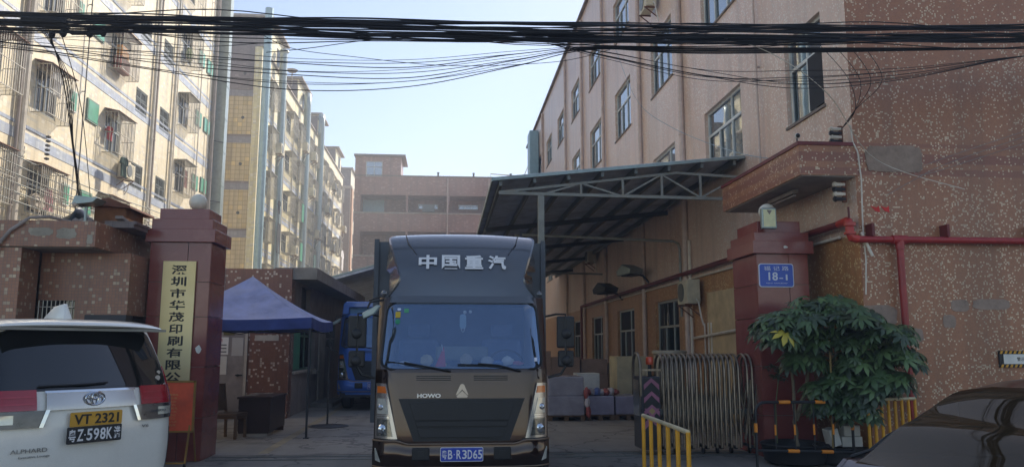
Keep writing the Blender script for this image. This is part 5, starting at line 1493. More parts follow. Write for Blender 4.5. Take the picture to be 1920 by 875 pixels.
# ------------------------------------------------------------------ vehicles
def paint(name, c, metal=.5, rough=.28, coat=.8, dirt=None):
    t = NT(name)
    n_=t.noise(300,2,.5,t.obj()); n2=t.noise(1.4,6,.65,t.obj())
    c0 = srgb(c)
    cc = t.mix(t.math('MULTIPLY',t.ramp(n_,.4,.6),.25), c0, tuple(min(1,x*1.5) for x in c0))
    cc = t.mix(t.math('MULTIPLY',t.ramp(n2,.5,.8),.35), cc, srgb(dirt or '6a6258'))
    t.col(cc); t.b.inputs['Metallic'].default_value=metal; t.b.inputs['Roughness'].default_value=rough
    t.b.inputs['Coat Weight'].default_value=coat; t.b.inputs['Coat Roughness'].default_value=.04
    return t.m
P_brown = paint('paint_brown','2c1a13',.7,.18,dirt='4a382c'); P_grey = paint('paint_grey','54585e',.4,.24,.9); P_blue = paint('paint_blue','2a62b8',.2,.35)
P_white = paint('paint_white','d8d6cc',.0,.3,.8,'b0aca0'); P_maroon = paint('paint_maroon','2c1614',.4,.3,.5,dirt='3c2622')
chrome = mat('chrome','c8ccd0',.08,1.0,var=.05)
chrome_s = mat('chrome_satin','b8b4ae',.25,.9,var=.1,local=True)
plast = mat('black_plastic','0e1013',.5,0,dirt='1c1e22',local=True,bump=.05)
lens_c = mat('lens_clear','c8c8bc',.12,.35,var=.2,scale=18,local=True,coat=1)
lens_d = mat('lens_dark','6a6c68',.15,.6,var=.5,scale=30,local=True,coat=1)
amber = mat('amber_lens','d06a1c',.2,0,var=.15,coat=1,local=True)
red_l = mat('red_lens','9c1420',.12,0,var=.2,scale=10,local=True,coat=1)
smoke = mat('smoked_lens','4c4a4c',.12,.3,var=.5,scale=12,local=True,coat=1)
G_shield = glass('glass_windshield','c0d0e4',.24,.95,fr=.3,gc=(.5,.7,1))
G_van = glass('glass_van','1c1d1c',.04,.25)
G_car = glass('glass_car','3c3224',.05,.4,.02,fr=.16,gc=(.85,.76,.66))  # brown reflection of the surrounding buildings put into the glass tint
P_platebl = mat('plate_blue','1a3fa8',.35,var=.05); P_plateyl = mat('plate_yellow','c8962c',.45,var=.08); P_platebk = mat('plate_black','1c1e22',.4)
wt = mat('plate_white','dcdcdc',.4,var=.05)

def add(mb, name, mats, parent, **k):
    o = bpy.data.objects.new(name, mb.mesh(name, mats, **k)); COL.objects.link(o); o.parent = parent; WL[o.name]=(0,0,0); return o
def wheel(parent, x, y, r, w_, rim_m):
    m = MB(); s_ = 1 if x>0 else -1
    prof=[(r*.62,-w_/2),(r*.93,-w_/2),(r,-w_*.36),(r,w_*.36),(r*.93,w_/2),(r*.62,w_/2)]
    m.lathe(prof,(0,0,0),26); m.v=[(z,yy,xx) for xx,yy,z in m.v]; m.v=[(x+a,y+b,r+c) for a,b,c in m.v]
    t = add(m,'wheel',M['rubber'],parent,smooth=True)
    m = MB(); m.lathe([(.02,.03),(r*.3,.03),(r*.4,-.0),(r*.6,.06),(r*.64,.06)],(0,0,0),20); m.v=[(x+s_*(w_/2-.08)+s_*z,y+yy,r+xx) for xx,yy,z in m.v]
    add(m,'rim',rim_m,t,smooth=True)

def truck(root, P, PF, fairing=True, box=None, sc=1.0, plate='B·R3D65'):
    def f(z):
        if z<.7: return 0
        if z<1.40: return .0+.05*((z-.7)/.7)
        if z<2.3: return .05+.30*((z-1.40)/.76)
        return .41
    def Fz(x,z):
        c=max(0,(abs(x)-.68)/.24)
        return f(z)+.15*c*c+.025*x*x
    def patch(xf,z0,z1,off=0.,nu=28,nv=10):
        m = MB()
        def g(s_,t_):
            z=z0+(z1-z0)*t_; a,b=xf(z); x=a+(b-a)*s_; return (x,Fz(x,z)-off,z)
        m.grid(g,nu,nv); return m
    W=.92
    def ws(z):  # windshield half width with rounded corners
        w_=.865-.045*(z-1.42)/.72; r_=.10
        for e,d in ((1.42,z-1.42),(2.14,2.14-z)):
            if d<r_: w_ -= r_-math.sqrt(max(0,r_*r_-(r_-max(0,d))**2))
        return w_
    cab = MB()
    m = patch(lambda z:(-W,W),.36,1.42,0,40,14); cab._add(m.v,m.f)
    zs=[1.42+.72*k/16 for k in range(17)]
    for sg in (-1,1):
        def g(s_,t_):
            z=1.42+.72*t_; a=ws(z); x=sg*(a+(W-a)*s_); return (x,Fz(x,z),z)
        m=MB(); m.grid(g,6,24); cab._add(m.v,m.f)
        # side skin with window opening
        def to3(u,v,d,sg=sg):
            uu=max(u,Fz(W,v)) if u<.36 else u
            return (sg*(W-d-.05*max(0,(v-1.4))),uu,v)
        hw=MB(); holes_wall(hw,to3,.0,1.65,.36,2.14,[(.62,1.35,1.45,2.02)],.03); cab._add(hw.v,hw.f)
    m = patch(lambda z:(-W,W),2.14,2.2,0,40,2); cab._add(m.v,m.f)
    # roof
    def rf(s_,t_):
        x=-W+2*W*s_; y0_=Fz(x,2.2); y=y0_+(1.65-y0_)*t_; return (x*(1-.03*t_),y,2.2+.08*math.sin(math.pi*min(1,t_*1.2)/2)*(1-abs(x/W)**4))
    m=MB(); m.grid(rf,24,8); cab._add(m.v,m.f)
    cab.quad((-W,1.65,.36),(W,1.65,.36),(W,1.65,2.2),(-W,1.65,2.2))
    body=add(cab,'cab',P,root,smooth=True)
    m = patch(lambda z:(-ws(z),ws(z)),1.425,2.135,.006,30,22); add(m,'windshield',G_shield,root,smooth=True,fix=False)
    # rubber seal
    m=MB(); pts=[]
    for k in range(17): z=1.42+.72*k/16; pts.append((ws(z),z))
    loop=[(x,z) for x,z in pts]+[(-x,z) for x,z in pts[::-1]]
    m.tube([(x,Fz(x,z)-.008,z) for x,z in loop]+[(loop[0][0],Fz(*loop[0])-.008,loop[0][1])],.014,6); add(m,'seal',plast,body,smooth=True)
    # header visor strip
    m=patch(lambda z:(-.80,.80),2.135,2.21,.03,30,3); add(m,'roof_lip',PF,root,smooth=True,solid=.03)
    for sg in (-1,1):
        m=MB(); m.box(sg*(W-.035),sg*(W-.02),.62,1.35,1.45,2.02); add(m,'side_window',G_shield,root)
        m=MB(); m.box(sg*W,sg*(W+.012),.4,1.5,.55,1.43); d_=add(m,'door',P,root,bevel=.005)
        m=MB(); m.box(sg*(W+.012),sg*(W+.04),1.2,1.38,1.2,1.24); add(m,'handle',plast,d_)
    # interior
    m=MB(); m.box(-.8,.8,1.5,1.6,.8,2.15); m.box(-.85,.85,.3,1.6,.7,.75); m.box(-.86,-.84,.3,1.5,.75,1.42); m.box(.84,.86,.3,1.5,.75,1.42); add(m,'cab_back',mat('cab_grey','5a606c',.8),root)
    m=MB(); m.prismx([(.14,1.38),(.4,1.45),(.6,1.36),(.6,1.0),(.14,1.0)],-.82,.82); add(m,'dashboard',mat('dash','7c746a',.7,var=.1),root,bevel=.02)
    for x in (-.5,.5):
        m=MB(); m.box(x-.24,x+.24,1.2,1.32,1.05,1.75); m.box(x-.22,x+.22,.8,1.25,.95,1.1); s_=add(m,'seat',mat('seat_cloth','6a748c',.9),root,bevel=.05)
        m=MB(); m.box(x-.13,x+.13,1.22,1.3,1.77,1.93); add(m,'headrest',mat('seat_cloth','6a748c',.9),s_,bevel=.03)
    m=MB()
    for k in range(24):
        a=2*math.pi*k/24; b=2*math.pi*(k+1)/24
        m.bar((.5+.21*math.cos(a),.62-.08*math.sin(a),1.42+.2*math.sin(a)),(.5+.21*math.cos(b),.62-.08*math.sin(b),1.42+.2*math.sin(b)),.022)
    m.bar((.3,.62,1.42),(.7,.62,1.42),.03); add(m,'steering_wheel',plast,root)
    # paint panel creases below the windshield
    m=patch(lambda z:(-(.60+.10*(z-1.13)/.17),(.60+.10*(z-1.13)/.17)),1.125,1.27,.016,30,4); add(m,'nose_panel',P,root,smooth=True,solid=.012)
    m=patch(lambda z:(-.72-.3*(z-1.285),.72+.3*(z-1.285)),1.285,1.385,.012,30,4); vp=add(m,'vent_panel',P,root,smooth=True,solid=.01)
    for (a,b) in ((-.48,-.12),(.12,.48)):
        for z in (1.305,1.325,1.345):
            m=patch(lambda z_:(a,b),z,z+.009,.02,10,1); add(m,'vent_slot',plast,vp,solid=.004)
    # corner panels
    # grille
    m=patch(lambda z:(-(.50+.16*(z-.7)/.42),(.50+.16*(z-.7)/.42)),.69,1.12,.02,30,8); gr=add(m,'grille',plast,root,smooth=True,solid=.02)
    for z,h_,i_ in ((.73,.09,.0),(.84,.05,.0),(.90,.18,.0)):
        m=patch(lambda z_:(-.42-.14*(z_-.7)/.42,.42+.14*(z_-.7)/.42),z,z+h_,.038,24,2); add(m,'grille_bar',plast,gr,solid=.014,bevel=.003)
    for k in range(7):
        m=patch(lambda z_:(-.46,.46),.915+.022*k,.919+.022*k,.041,16,1); add(m,'grille_slat',plast,gr)
    # headlights
    for sg in (-1,1):
        def hx(z,i0=0.,o0=0.):
            inn=.80-.135*(1.28-z)/.56+i0; out=.905-o0
            return (inn,out) if sg>0 else (-out,-inn)
        m=patch(lambda z:hx(z),.715,1.275,.022,8,10); h=add(m,'headlight',chrome_s,root,smooth=True,solid=.03)
        m=patch(lambda z:hx(z,.016,.014),1.175,1.245,.03,6,3); add(m,'indicator',amber,h,smooth=True,solid=.006)
        m=patch(lambda z:hx(z,.045,.02),.965,1.12,.03,6,4); add(m,'upper_lens',lens_c,h,smooth=True,solid=.006)
        m=patch(lambda z:hx(z,.045,.02),.74,.91,.03,6,4); add(m,'lower_lens',lens_d,h,smooth=True,solid=.006)
        for z,r_ in ((.81,.055),(1.03,.035)):
            x=sg*(.845 if z>1 else .82); m=MB(); y=Fz(x,z)-.045
            m.lathe([(r_,0),(r_*.8,.02),(r_*.3,.03),(.01,.02)],(0,0,0),18); m.v=[(x+a,y+.02-c,z+b) for a,b,c in m.v]; add(m,'bulb',chrome,h,smooth=True)
        for z in (.925,.945):
            m=patch(lambda z_:hx(z_,.04,.02),z,z+.008,.032,6,1); add(m,'lens_rib',chrome,h,solid=.004)
        m=patch(lambda z:((.63,.91) if sg>0 else (-.91,-.63)),.655,.713,.012,8,2); add(m,'corner_trim',plast,root,smooth=True,solid=.02)
    # bumper
    m=MB()
    def bp(s_,t_):
        x=-.925+1.85*s_; z=.40+.265*t_
        lip=.0
        c=max(0,(abs(x)-.72)/.2)
        dz=.035*(1 if abs(x)>.66 else (0 if abs(x)<.56 else (abs(x)-.56)/.1))
        return (x,-.055+.14*c*c+.03*(1-t_)**3+.02*(1-math.sin(math.pi*min(1,t_*1.15))),z+dz*t_)
    m.grid(bp,44,8)
    m2=MB(); m2.grid(lambda s_,t_:(lambda p:(p[0],p[1]+t_*.12,p[2]))(bp(s_,1.0)),44,2); m._add(m2.v,m2.f)
    bu=add(m,'bumper',P,root,smooth=True,solid=.0)
    m=MB(); m.tube([(lambda p:(p[0],p[1]-.002,p[2]))(bp(k/44,1)) for k in range(45)],.009,6); add(m,'bumper_trim',mat('trim_bronze','8c7864',.3,.6,local=True),bu,smooth=True)
    m=MB(); m.tube([(lambda p:(p[0],p[1]-.004,p[2]))(bp(k/44,.12)) for k in range(45)],.008,6); add(m,'bumper_trim',mat('trim_bronze','8c7864',.3,.6,local=True),bu,smooth=True)
    for sg in (-1,1):
        m=MB(); x=sg*.83; m.prism([(x-.055*sg*-1,.62),(x+.07*sg,.625),(x+.06*sg,.50),(x-.0*sg,.485)][::1],-.0,.03); 
        m.v=[(a,b-.02+.14*(max(0,(abs(a)-.72)/.2))**2-.035,c) for a,b,c in m.v]; fg=add(m,'fog_light',lens_c,bu,bevel=.004)
        m=MB(); m.box(sg*.42-.09,sg*.42+.09,-.062,-.02,.505,.63); add(m,'tow_recess',plast,bu,bevel=.012)
        m=MB(); m.box(sg*.42-.03,sg*.42+.03,-.068,-.062,.54,.6); add(m,'tow_hook',M['black'],bu)
    # plate
    m=MB(); m.prism(rrect(.0,.565,.44,.142,.015),-.075,-.066); pl=add(m,'number_plate',wt,root)
    m=MB(); m.prism(rrect(.0,.565,.428,.13,.012),-.078,-.075); add(m,'plate_face',P_platebl,pl)
    for s_,x,w_ in (('粤',-.178,.048),('B',-.118,.046),('·',-.077,.012),('R',-.03,.048),('3',.028,.046),('D',.084,.046),('6',.138,.044),('5',.188,.044)):
        h_=.09 if s_!='·' else .012
        letter(pl,s_,.1,(x,-.079,.565),wt,fit=(w_,h_),bold=.0015)
    # emblem
    m=MB()
    e0=[(0,1.275),(.075,1.15),(.05,1.13),(-.05,1.13),(-.075,1.15)]
    m.prism([(0,1.272),(.0,1.215),(-.045,1.165),(-.068,1.155),(-.02,1.262)],Fz(0,1.2)-.04,Fz(0,1.2)-.01)
    m.prism([(0,1.272),(.02,1.262),(.068,1.155),(.045,1.165),(.0,1.215)],Fz(0,1.2)-.0401,Fz(0,1.2)-.01)
    m.prism([(-.06,1.145),(0,1.2),(.06,1.145),(.05,1.13),(-.05,1.13)],Fz(0,1.2)-.042,Fz(0,1.2)-.01)
    add(m,'emblem',chrome_s,root)
    if fairing: letter(root,'HOWO',.09,(-.345,0,1.15),mat('letter_chrome','d8d4cc',.3,.3,var=.05),fit=(.245,.042),bold=.003,fn=lambda x,z,yy:(x,Fz(x,z)-.022+yy,z))
    # wipers
    for a,b,c_ in (((-.80,1.50),(-.42,1.455),(-.12,1.40)),((-.05,1.47),(.38,1.46),(.62,1.40))):
        m=MB(); m.tube([(x,Fz(x,z)-.03,z) for x,z in (a,b)],.008,6); m.tube([(x,Fz(x,z)-.035,z) for x,z in (((a[0]+b[0])/2,(a[1]+b[1])/2+.012),b,c_)],.011,6); add(m,'wiper',plast,root,smooth=True)
    # mirrors on arms
    for sg in (-1,1):
        q=MB(); q.tube([(sg*.9,.15,1.98),(sg*1.0,.05,2.0),(sg*1.1,.02,2.0),(sg*1.105,.02,1.9)],.012,6)
        q.tube([(sg*1.105,.02,1.9),(sg*1.1,.03,1.45),(sg*1.05,.04,1.37),(sg*.92,.1,1.33)],.014,6); ar=add(q,'mirror_arm',plast,root,smooth=True)
        for z0,z1,w_ in ((1.64,1.98,.19),(1.44,1.615,.17)):
            q=MB(); q.box(sg*1.105-w_/2,sg*1.105+w_/2,.02,.08,z0,z1); mm=add(q,'mirror',plast,root,bevel=.02)
            q=MB(); q.sphere((0,0,0),.055,12,8); q.v=[(sg*1.11+a,.02+b*.5,(z0+z1)/2-.02+c) for a,b,c in q.v]; add(q,'mirror_hub',plast,mm,smooth=True)
    q=MB(); q.tube([(-.86,.3,2.16),(-.98,.05,2.12),(-1.0,.0,2.06)],.012,6); q.tube([(-.9,.36,2.2),(-.99,.08,2.14)],.008,6); ar=add(q,'mirror_arm',plast,root,smooth=True)
    q=MB(); q.prism([(-1.06,2.0),(-.9,2.09),(-.86,2.08),(-.93,1.99),(-1.04,1.94)],-.03,.06); add(q,'kerb_mirror',M['galv'],root,bevel=.012)
    # chassis, wheels
    m=MB(); m.box(-.8,.8,.15,5.4,.45,.62); m.box(-.85,.85,.02,.3,.3,.42); add(m,'chassis',M['black'],root)
    for y in (.85,4.4):
        for x in (-.76,.76): wheel(root,x,y,.38,.22,M['galv'])
    if box:
        bw,bz,bm=box
        m=MB(); m.box(-bw,bw,1.78,5.6,.75,bz); bx=add(m,'cargo_box',bm,root)
        for x in (-bw,bw):
            m=MB(); m.box(x-.03,x+.03,1.75,1.81,.72,bz+.03); add(m,'corner_post',bm,bx)
        for k in range(1,9):
            x=-bw+2*bw*k/9; m=MB(); m.box(x-.03,x+.03,1.765,1.7805,.8,bz-.06); add(m,'rib',bm,bx)
    if fairing:
        m=MB()
        def wd(t_):
            if t_<.3: return .82-.12*math.sin(t_/.3*math.pi/2)
            if t_<.88: return .70+.155*((t_-.3)/.58)**.9
            return .855-.05*((t_-.88)/.12)**2
        def yf(t_): return .36+.12*t_+.40*t_**3.2
        nv=20; rows_=[]
        for j in range(nv+1):
            t_=j/nv; z=2.21+.77*t_*(1-.0*t_); w_=wd(t_); y=yf(t_)
            if t_>.92: z=2.21+.77*.92+(t_-.92)*.45
            row=[]
            yb_=1.72
            ew=max(w_, .84 if t_>.42 else .80)+.0
            row += [(-ew-.06,yb_,z),(-ew-.05,y+.55 if y+.55<yb_ else yb_-.05,z),(-w_-.012,y+.16,z),(-w_,y+.03,z)]
            n_=16
            for i in range(n_+1):
                u=-1+2*i/n_; row.append(((w_-.02)*u,y+.05*abs(u)**3,z+.02*(1-u*u)*t_))
            row += [(w_,y+.03,z),(w_+.012,y+.16,z),(ew+.05,y+.55 if y+.55<yb_ else yb_-.05,z),(ew+.06,yb_,z)]
            rows_.append(row)
        nn=len(rows_[0]); vs=[p for r_ in rows_ for p in r_]; fs=[]
        for j in range(nv):
            for i in range(nn-1): fs.append((j*nn+i,j*nn+i+1,(j+1)*nn+i+1,(j+1)*nn+i))
        top=rows_[-1]; o_=len(vs); vs += [(p[0],1.72,p[2]-.01) for p in top]
        for i in range(nn-1): fs.append((nv*nn+i,nv*nn+i+1,o_+i+1,o_+i))
        m._add(vs,fs); fa=add(m,'wind_deflector',PF,root,smooth=True)
        def onf(x,z,yy):
            t_=(z-2.21)/(.77+.02*(1-(x/.66)**2)); return (x, yf(t_)+.05*abs(x/.7)**3-.022+yy*.5, z)
        for ch,x in (('中',-.39),('国',-.13),('重',.13),('汽',.39)):
            letter(fa,ch,.2,(x,0,2.60),wt,fit=(.205,.165),bold=.006,fn=onf)
        for sg in (-1,1):
            m=MB(); m.tube([(sg*.66,yf(.97)-.0,2.955),(sg*.62,yf(.8)-.0,2.83),(sg*.52,yf(.62)+.012,2.69)],.006,5); add(m,'groove',plast,fa,smooth=True)
            m=MB(); m.sphere((0,0,0),.035,10,8); m.v=[(sg*.86+a,.36+b,2.235+c) for a,b,c in m.v]; add(m,'marker_lamp',PF,root,smooth=True)
tr = vthing('box_truck', 'dark brown box truck with a tall grey wind deflector facing the camera in the gateway', 'truck', (.172,8.26,0), 0)
truck(tr, P_brown, P_grey, True, (1.08,3.0,mat('box_grey','4a5058',.5,.2,local=True)))
# clutter on the dashboard and windscreen: things of their own
def at_t(x,y,z): return (x+.172,y+8.26,z)
t = thing('flag', 'small red flag on the dashboard of the brown truck', 'flag', at_t(-.18,.35,1.44))
m=MB(); m.prism([(-.02,1.44),(-.14,1.44),(-.045,1.66)],8.55,8.556); m.v=[(a+.02,b,c) for a,b,c in m.v]; m.build('cloth', mat('flag_red','c83444',.8), t)
m=MB(); m.tube([(.0,8.56,1.44),(-.05,8.55,1.68)],.004,5); m.build('pole', M['white'], t)
t = thing('face_mask', 'pale blue face mask hanging from the mirror inside the windscreen of the brown truck', 'face mask', at_t(.01,.36,2.0))
m=MB(); m.prism(rrect(.18,1.93,.07,.16,.03),8.56,8.57); m.build('mask', mat('mask','9cb4bc',.8), t)
m=MB(); m.tube([(.16,8.56,1.86),(.165,8.56,1.83),(.18,8.56,1.81),(.195,8.56,1.83),(.2,8.56,1.86)],.004,5); m.build('loop', M['white'], t)
m=MB(); m.sphere((.20,8.58,2.03),.02,8,6); m.sphere((.26,8.58,2.035),.018,8,6); solo(m,'mirror_charm',M['white'],'two small white beads at the top middle of the truck windscreen','charm',smooth=True)
random.seed(44)
items=[('c8b890',-.38,.12,'low pale cushion'),('a89c80',.05,.13,'small cream box'),('d8d4c8',.50,.10,'white crumpled papers'),('4a78b0',.40,.06,'small blue packet'),('b84848',.62,.05,'red striped cloth'),('c4c0b8',-.62,.05,'white card'),('b8b0a0',.28,.1,'grey metal bottle'),('c8a83c',-.22,.03,'yellow tag')]
for c_,x,h_,nm_ in items:
    m = blob(at_t(x,.36,1.45+h_*.5),.06+.4*h_*.3,.04,h_*.5,int(x*100)+200,9,6)
    solo(m,nm_.split()[-1],mat('dash_'+c_,c_,.7),nm_+' lying on the truck dashboard'+(' by the passenger side' if x>0.3 else ''),nm_.split()[-1],smooth=True)
m=MB(); m.box(-.12,.48,8.95,9.0,1.5,1.66); solo(m,'cushion',mat('sunvisor','8a8c7c',.9),'long pale cushion seen through the windscreen behind the flag','cushion',bevel=.03)
for nm_,c_,x,z,w_,h_ in (('yellow square sticker','c8a824',-.70,2.0,.055,.065),('round green sticker','2c8c64',-.70,1.925,.055,.055),('small white oval sticker','c8d0e0',-.69,2.06,.04,.025),('small green inspection sticker','4c9c6c',-.61,2.045,.05,.045),('small white sticker','d8d8e0',.79,1.52,.03,.04)):
    m=MB(); q=rrect(x+.172,z,w_,h_,min(w_,h_)*(.45 if 'round' in nm_ or 'oval' in nm_ else .1)); m.prism(q,0,.002)
    yb_=8.26+.05+.30*((z-1.4)/.76)+.15*(max(0,(abs(x)-.68)/.24))**2+.025*x*x-.012
    m.v=[(a,b+yb_+(c-z)*.39,c) for a,b,c in m.v]; solo(m,'sticker',mat('st_'+c_,c_,.5),nm_+' on the edge of the truck windscreen','sticker')

bt = vthing('box_truck', 'bright blue box truck parked deeper in the yard beside the guard office', 'truck', (-1.80,21.0,0), 0)
truck(bt, P_blue, P_blue, False, (.98,2.5,mat('box_blue','1c4c94',.5,local=True)))
bt.scale=(1.15,1.15,1.15)
m=MB(); 
# visor over the blue cab
pts=[(-.88,2.2),(-.86,2.44),(-.8,2.5),(.8,2.5),(.86,2.44),(.88,2.2),(.74,2.2),(.72,2.36),(-.72,2.36),(-.74,2.2)]
m.prism(pts,.3,.6); add(m,'wind_visor',P_blue,bt,bevel=.02)
m=MB(); m.box(-.72,.72,.45,.5,2.2,2.36); add(m,'visor_back',mat('visor_blue','5c94c0',.4,local=True),bt)

# ---- white minivan, tail to the camera
vz0=1.15
van = vthing('minivan', 'white minivan parked with its tail and two number plates to the camera', 'minivan', (-2.97,6.95,0), R(50))
def bz(z):
    if z<.55: return .03*(.55-z)/.25
    if z<1.16: return .02*math.sin((z-.55)/.61*math.pi)*-1
    if z<1.9: return .30*((z-1.16)/.66)**1.25
    return .30
def hw(z):
    if z<1.1: return .895-.02*(abs(z-.8)/.5)**2
    return .895-.13*((z-1.1)/.75)**1.6
def Bx(x,z):
    w_=hw(z); a=abs(x)/w_
    return bz(z)+.13*a*a+.22*max(0,(a-.72)/.28)**2.2
def vpatch(xf,z0,z1,off=0.,nu=30,nv=10):
    m=MB()
    def g(s_,t_):
        z=z0+(z1-z0)*t_; a,b=xf(z); x=a+(b-a)*s_; return (x,Bx(x,z)-off,z)
    m.grid(g,nu,nv); return m
body=MB()
def vb(s_,t_):
    z=.30+1.55*t_; w_=hw(z); x=-w_+2*w_*s_; return (x,Bx(x,z),z)
m=MB(); m.grid(vb,48,30); body._add(m.v,m.f)
for sg in (-1,1):
    m=MB(); m.grid(lambda s_,t_:(lambda z:(sg*hw(z),Bx(hw(z),z)+(4.3-.8*max(0,(z-1.05))-Bx(hw(z),z))*s_,z))(.30+1.55*t_),10,16); body._add(m.v,m.f)
m=MB(); m.grid(lambda s_,t_:(hw(1.85)*(-1+2*s_),Bx(hw(1.85)*(-1+2*s_),1.85)+t_*(3.1),1.85+.07*(1-abs(-1+2*s_)**3)*math.sin(math.pi*min(1,.08+t_))),24,12); body._add(m.v,m.f)
m=MB(); m.box(-.88,.88,3.5,4.75,.3,1.05); body._add(m.v,m.f)
vb_=add(body,'body',P_white,van,smooth=True)
def vw(z):
    w_=.78-.13*(z-1.3)/.48; r_=.09
    for d in (z-1.31,1.79-z):
        if d<r_: w_-=(r_-math.sqrt(max(0,r_*r_-(r_-max(0,d))**2)))*.8
    return w_
m=vpatch(lambda z:(-vw(z),vw(z)),1.31,1.79,.008,34,16); rw_=add(m,'rear_window',G_van,van,smooth=True,fix=False)
m=vpatch(lambda z:(-vw(z)-.015,vw(z)+.015),1.295,1.80,.003,34,16); add(m,'window_surround',mat('gloss_black','101214',.12,coat=1),van,smooth=True,fix=False)
m=MB(); m.tube([(.13,Bx(.13,1.35)-.03,1.35),(-.05,Bx(.05,1.345)-.035,1.342),(-.42,Bx(.42,1.34)-.03,1.336)],.009,6); add(m,'rear_wiper',plast,van,smooth=True)
# spoiler
m=MB()
def sp(s_,t_):
    a=t_*2*math.pi; x=-.70+1.40*s_; e=abs(-1+2*s_)
    tip=.10+.12*e**2
    y=tip+.17*(1-math.cos(a))*1.0*(1-.25*e**6); z=1.835-.02*e**3+.032*math.sin(a)*(1-.5*e**8)+.12*(y-tip)
    return (x,y,z)
m.grid(sp,36,14); add(m,'roof_spoiler',P_white,van,smooth=True)
m=MB(); m.box(-.7,.7,.14,.32,1.79,1.812); add(m,'spoiler_underside',mat('under_grey','8a877c',.5),van)
m=MB(); m.prismx([(.75,1.9),(.82,2.04),(1.0,2.02),(1.15,1.91)],-.04,.04); m.v=[(a*(1 if c<1.95 else .4),b-.2,c) for a,b,c in m.v]; add(m,'aerial_fin',P_white,van,smooth=True,bevel=.01)
# garnish and lamps
m=vpatch(lambda z:(-.37+.05*(z-1.15),.37-.05*(z-1.15)),1.145,1.295,.03,24,6); ga=add(m,'chrome_garnish',chrome_s,van,smooth=True,solid=.02)
m=vpatch(lambda z:(-.375,.375),1.282,1.30,.036,24,2); add(m,'garnish_strip',chrome,ga,smooth=True,solid=.01)
for sg in (-1,1):
    def tl(z,a=.41,b=.915): 
        b=min(b,hw(z)-.002); return (a,b) if sg>0 else (-b,-a)
    m=vpatch(lambda z:tl(z,.44-.03*(z-1.05)),1.15,1.31,.025,20,6); l_=add(m,'tail_lamp',red_l,van,smooth=True,solid=.015)
    m=vpatch(lambda z:tl(z,.36+.35*(1.15-z),.913),1.015,1.147,.025,20,4); add(m,'lower_lamp',smoke,l_,smooth=True,solid=.014)
    m=vpatch(lambda z:tl(z,.60,.85),1.05,1.12,.034,12,3); add(m,'reverse_lens',lens_c,l_,smooth=True,solid=.005)
    m=vpatch(lambda z:tl(z,.78+.25*(z-1.3),.91),1.31,1.47,.02,8,5); add(m,'lamp_horn',red_l,l_,smooth=True,solid=.012)
    m=vpatch(lambda z:tl(z,.345+.35*(1.15-z),.375+.35*(1.15-z)),1.015,1.15,.036,3,4); add(m,'lamp_trim',chrome,l_,solid=.005)
    for z in (1.195,1.25):
        m=vpatch(lambda z_:tl(z_,.45,.88),z,z+.012,.032,16,1); add(m,'lamp_rib',mat('red_bright_lens','a82430',.15,coat=1,local=True),l_,solid=.004)
    # seam
    m=MB(); m.tube([(sg*x_,Bx(x_,z)-.001,z) for x_,z in ((.80,.92),(.805,.8),(.79,.62),(.74,.5),(.6,.45),(0,.43))],.005,5); add(m,'hatch_seam',plast,van,smooth=True)
    for y in (.85,3.85): wheel(van,sg*.8,y,.34,.22,M['alu'])
    m=vpatch(lambda z:tl(z,.5,.8),.40,.47,.015,12,2); add(m,'reflector',red_l,van,smooth=True,solid=.01)
    m=MB(); m.box(sg*.90,sg*.93,1.0,3.3,1.15,1.72); add(m,'side_window',G_van,van)
# round emblem: plain oval rings, as it stands
m=MB()
def ring(cx,cz,rx,rz,r_,y):
    n_=28; P_=[(cx+rx*math.cos(2*math.pi*k/n_),y,cz+rz*math.sin(2*math.pi*k/n_)) for k in range(n_+1)]
    m.tube(P_,r_,6,False)
ring(0,1.225,.078,.054,.008,-.03); ring(0,1.225,.026,.05,.006,-.032); ring(0,1.248,.05,.024,.006,-.032)
add(m,'emblem',chrome,van,smooth=True,fix=False)
# plates
m=MB(); m.prism(rrect(.02,1.06,.43,.115,.01),-.045,-.036); p1=add(m,'number_plate',P_plateyl,van)
letter(p1,'VT 2321',.1,(.02,-.048,1.06),ink,fit=(.37,.082),bold=.002)
m=MB(); m.prism(rrect(.0,.935,.45,.135,.01),-.07,-.062); p2=add(m,'number_plate',P_platebk,van)
for s_,x,w_,h_ in (('粤',-.185,.055,.10),('Z',-.12,.05,.095),('·',-.083,.01,.012),('5',-.045,.045,.095),('9',.01,.045,.095),('8',.065,.045,.095),('K',.12,.048,.095),('港',.185,.055,.10)):
    letter(p2,s_,.1,(x,-.073,.935),wt,fit=(w_,h_),bold=.0015)
bd=mat('badge','8c8a84',.3,.6,local=True)
letter(van,'ALPHARD',.06,(-.47,Bx(.47,.82)-.012,.84),bd,fit=(.26,.032),rz=-.12)
letter(van,'Executive Lounge',.04,(-.43,Bx(.43,.79)-.012,.79),bd,fit=(.22,.022),rz=-.12)
letter(van,'V6',.05,(.48,Bx(.48,.95)-.012,.96),bd,fit=(.07,.025),rz=.15)
letter(van,'HYBRID',.04,(.60,Bx(.60,1.09)-.04,1.085),chrome,fit=(.16,.02),rz=.22)
for x,z,r_ in ((.64,1.37,.025),(.665,1.42,.018)):
    m=MB(); q=[(x+r_*math.cos(a*.5),z+r_*math.sin(a*.5)) for a in range(12)]; m.prism(q,Bx(x,z)-.014,Bx(x,z)-.010); add(m,'round_sticker',M['plaster'],rw_)

# ---- maroon car nosing in at the right
car = vthing('parked_car', 'dark maroon car nosing into the lower right corner', 'car', (3.12,4.2,0), R(180+3))
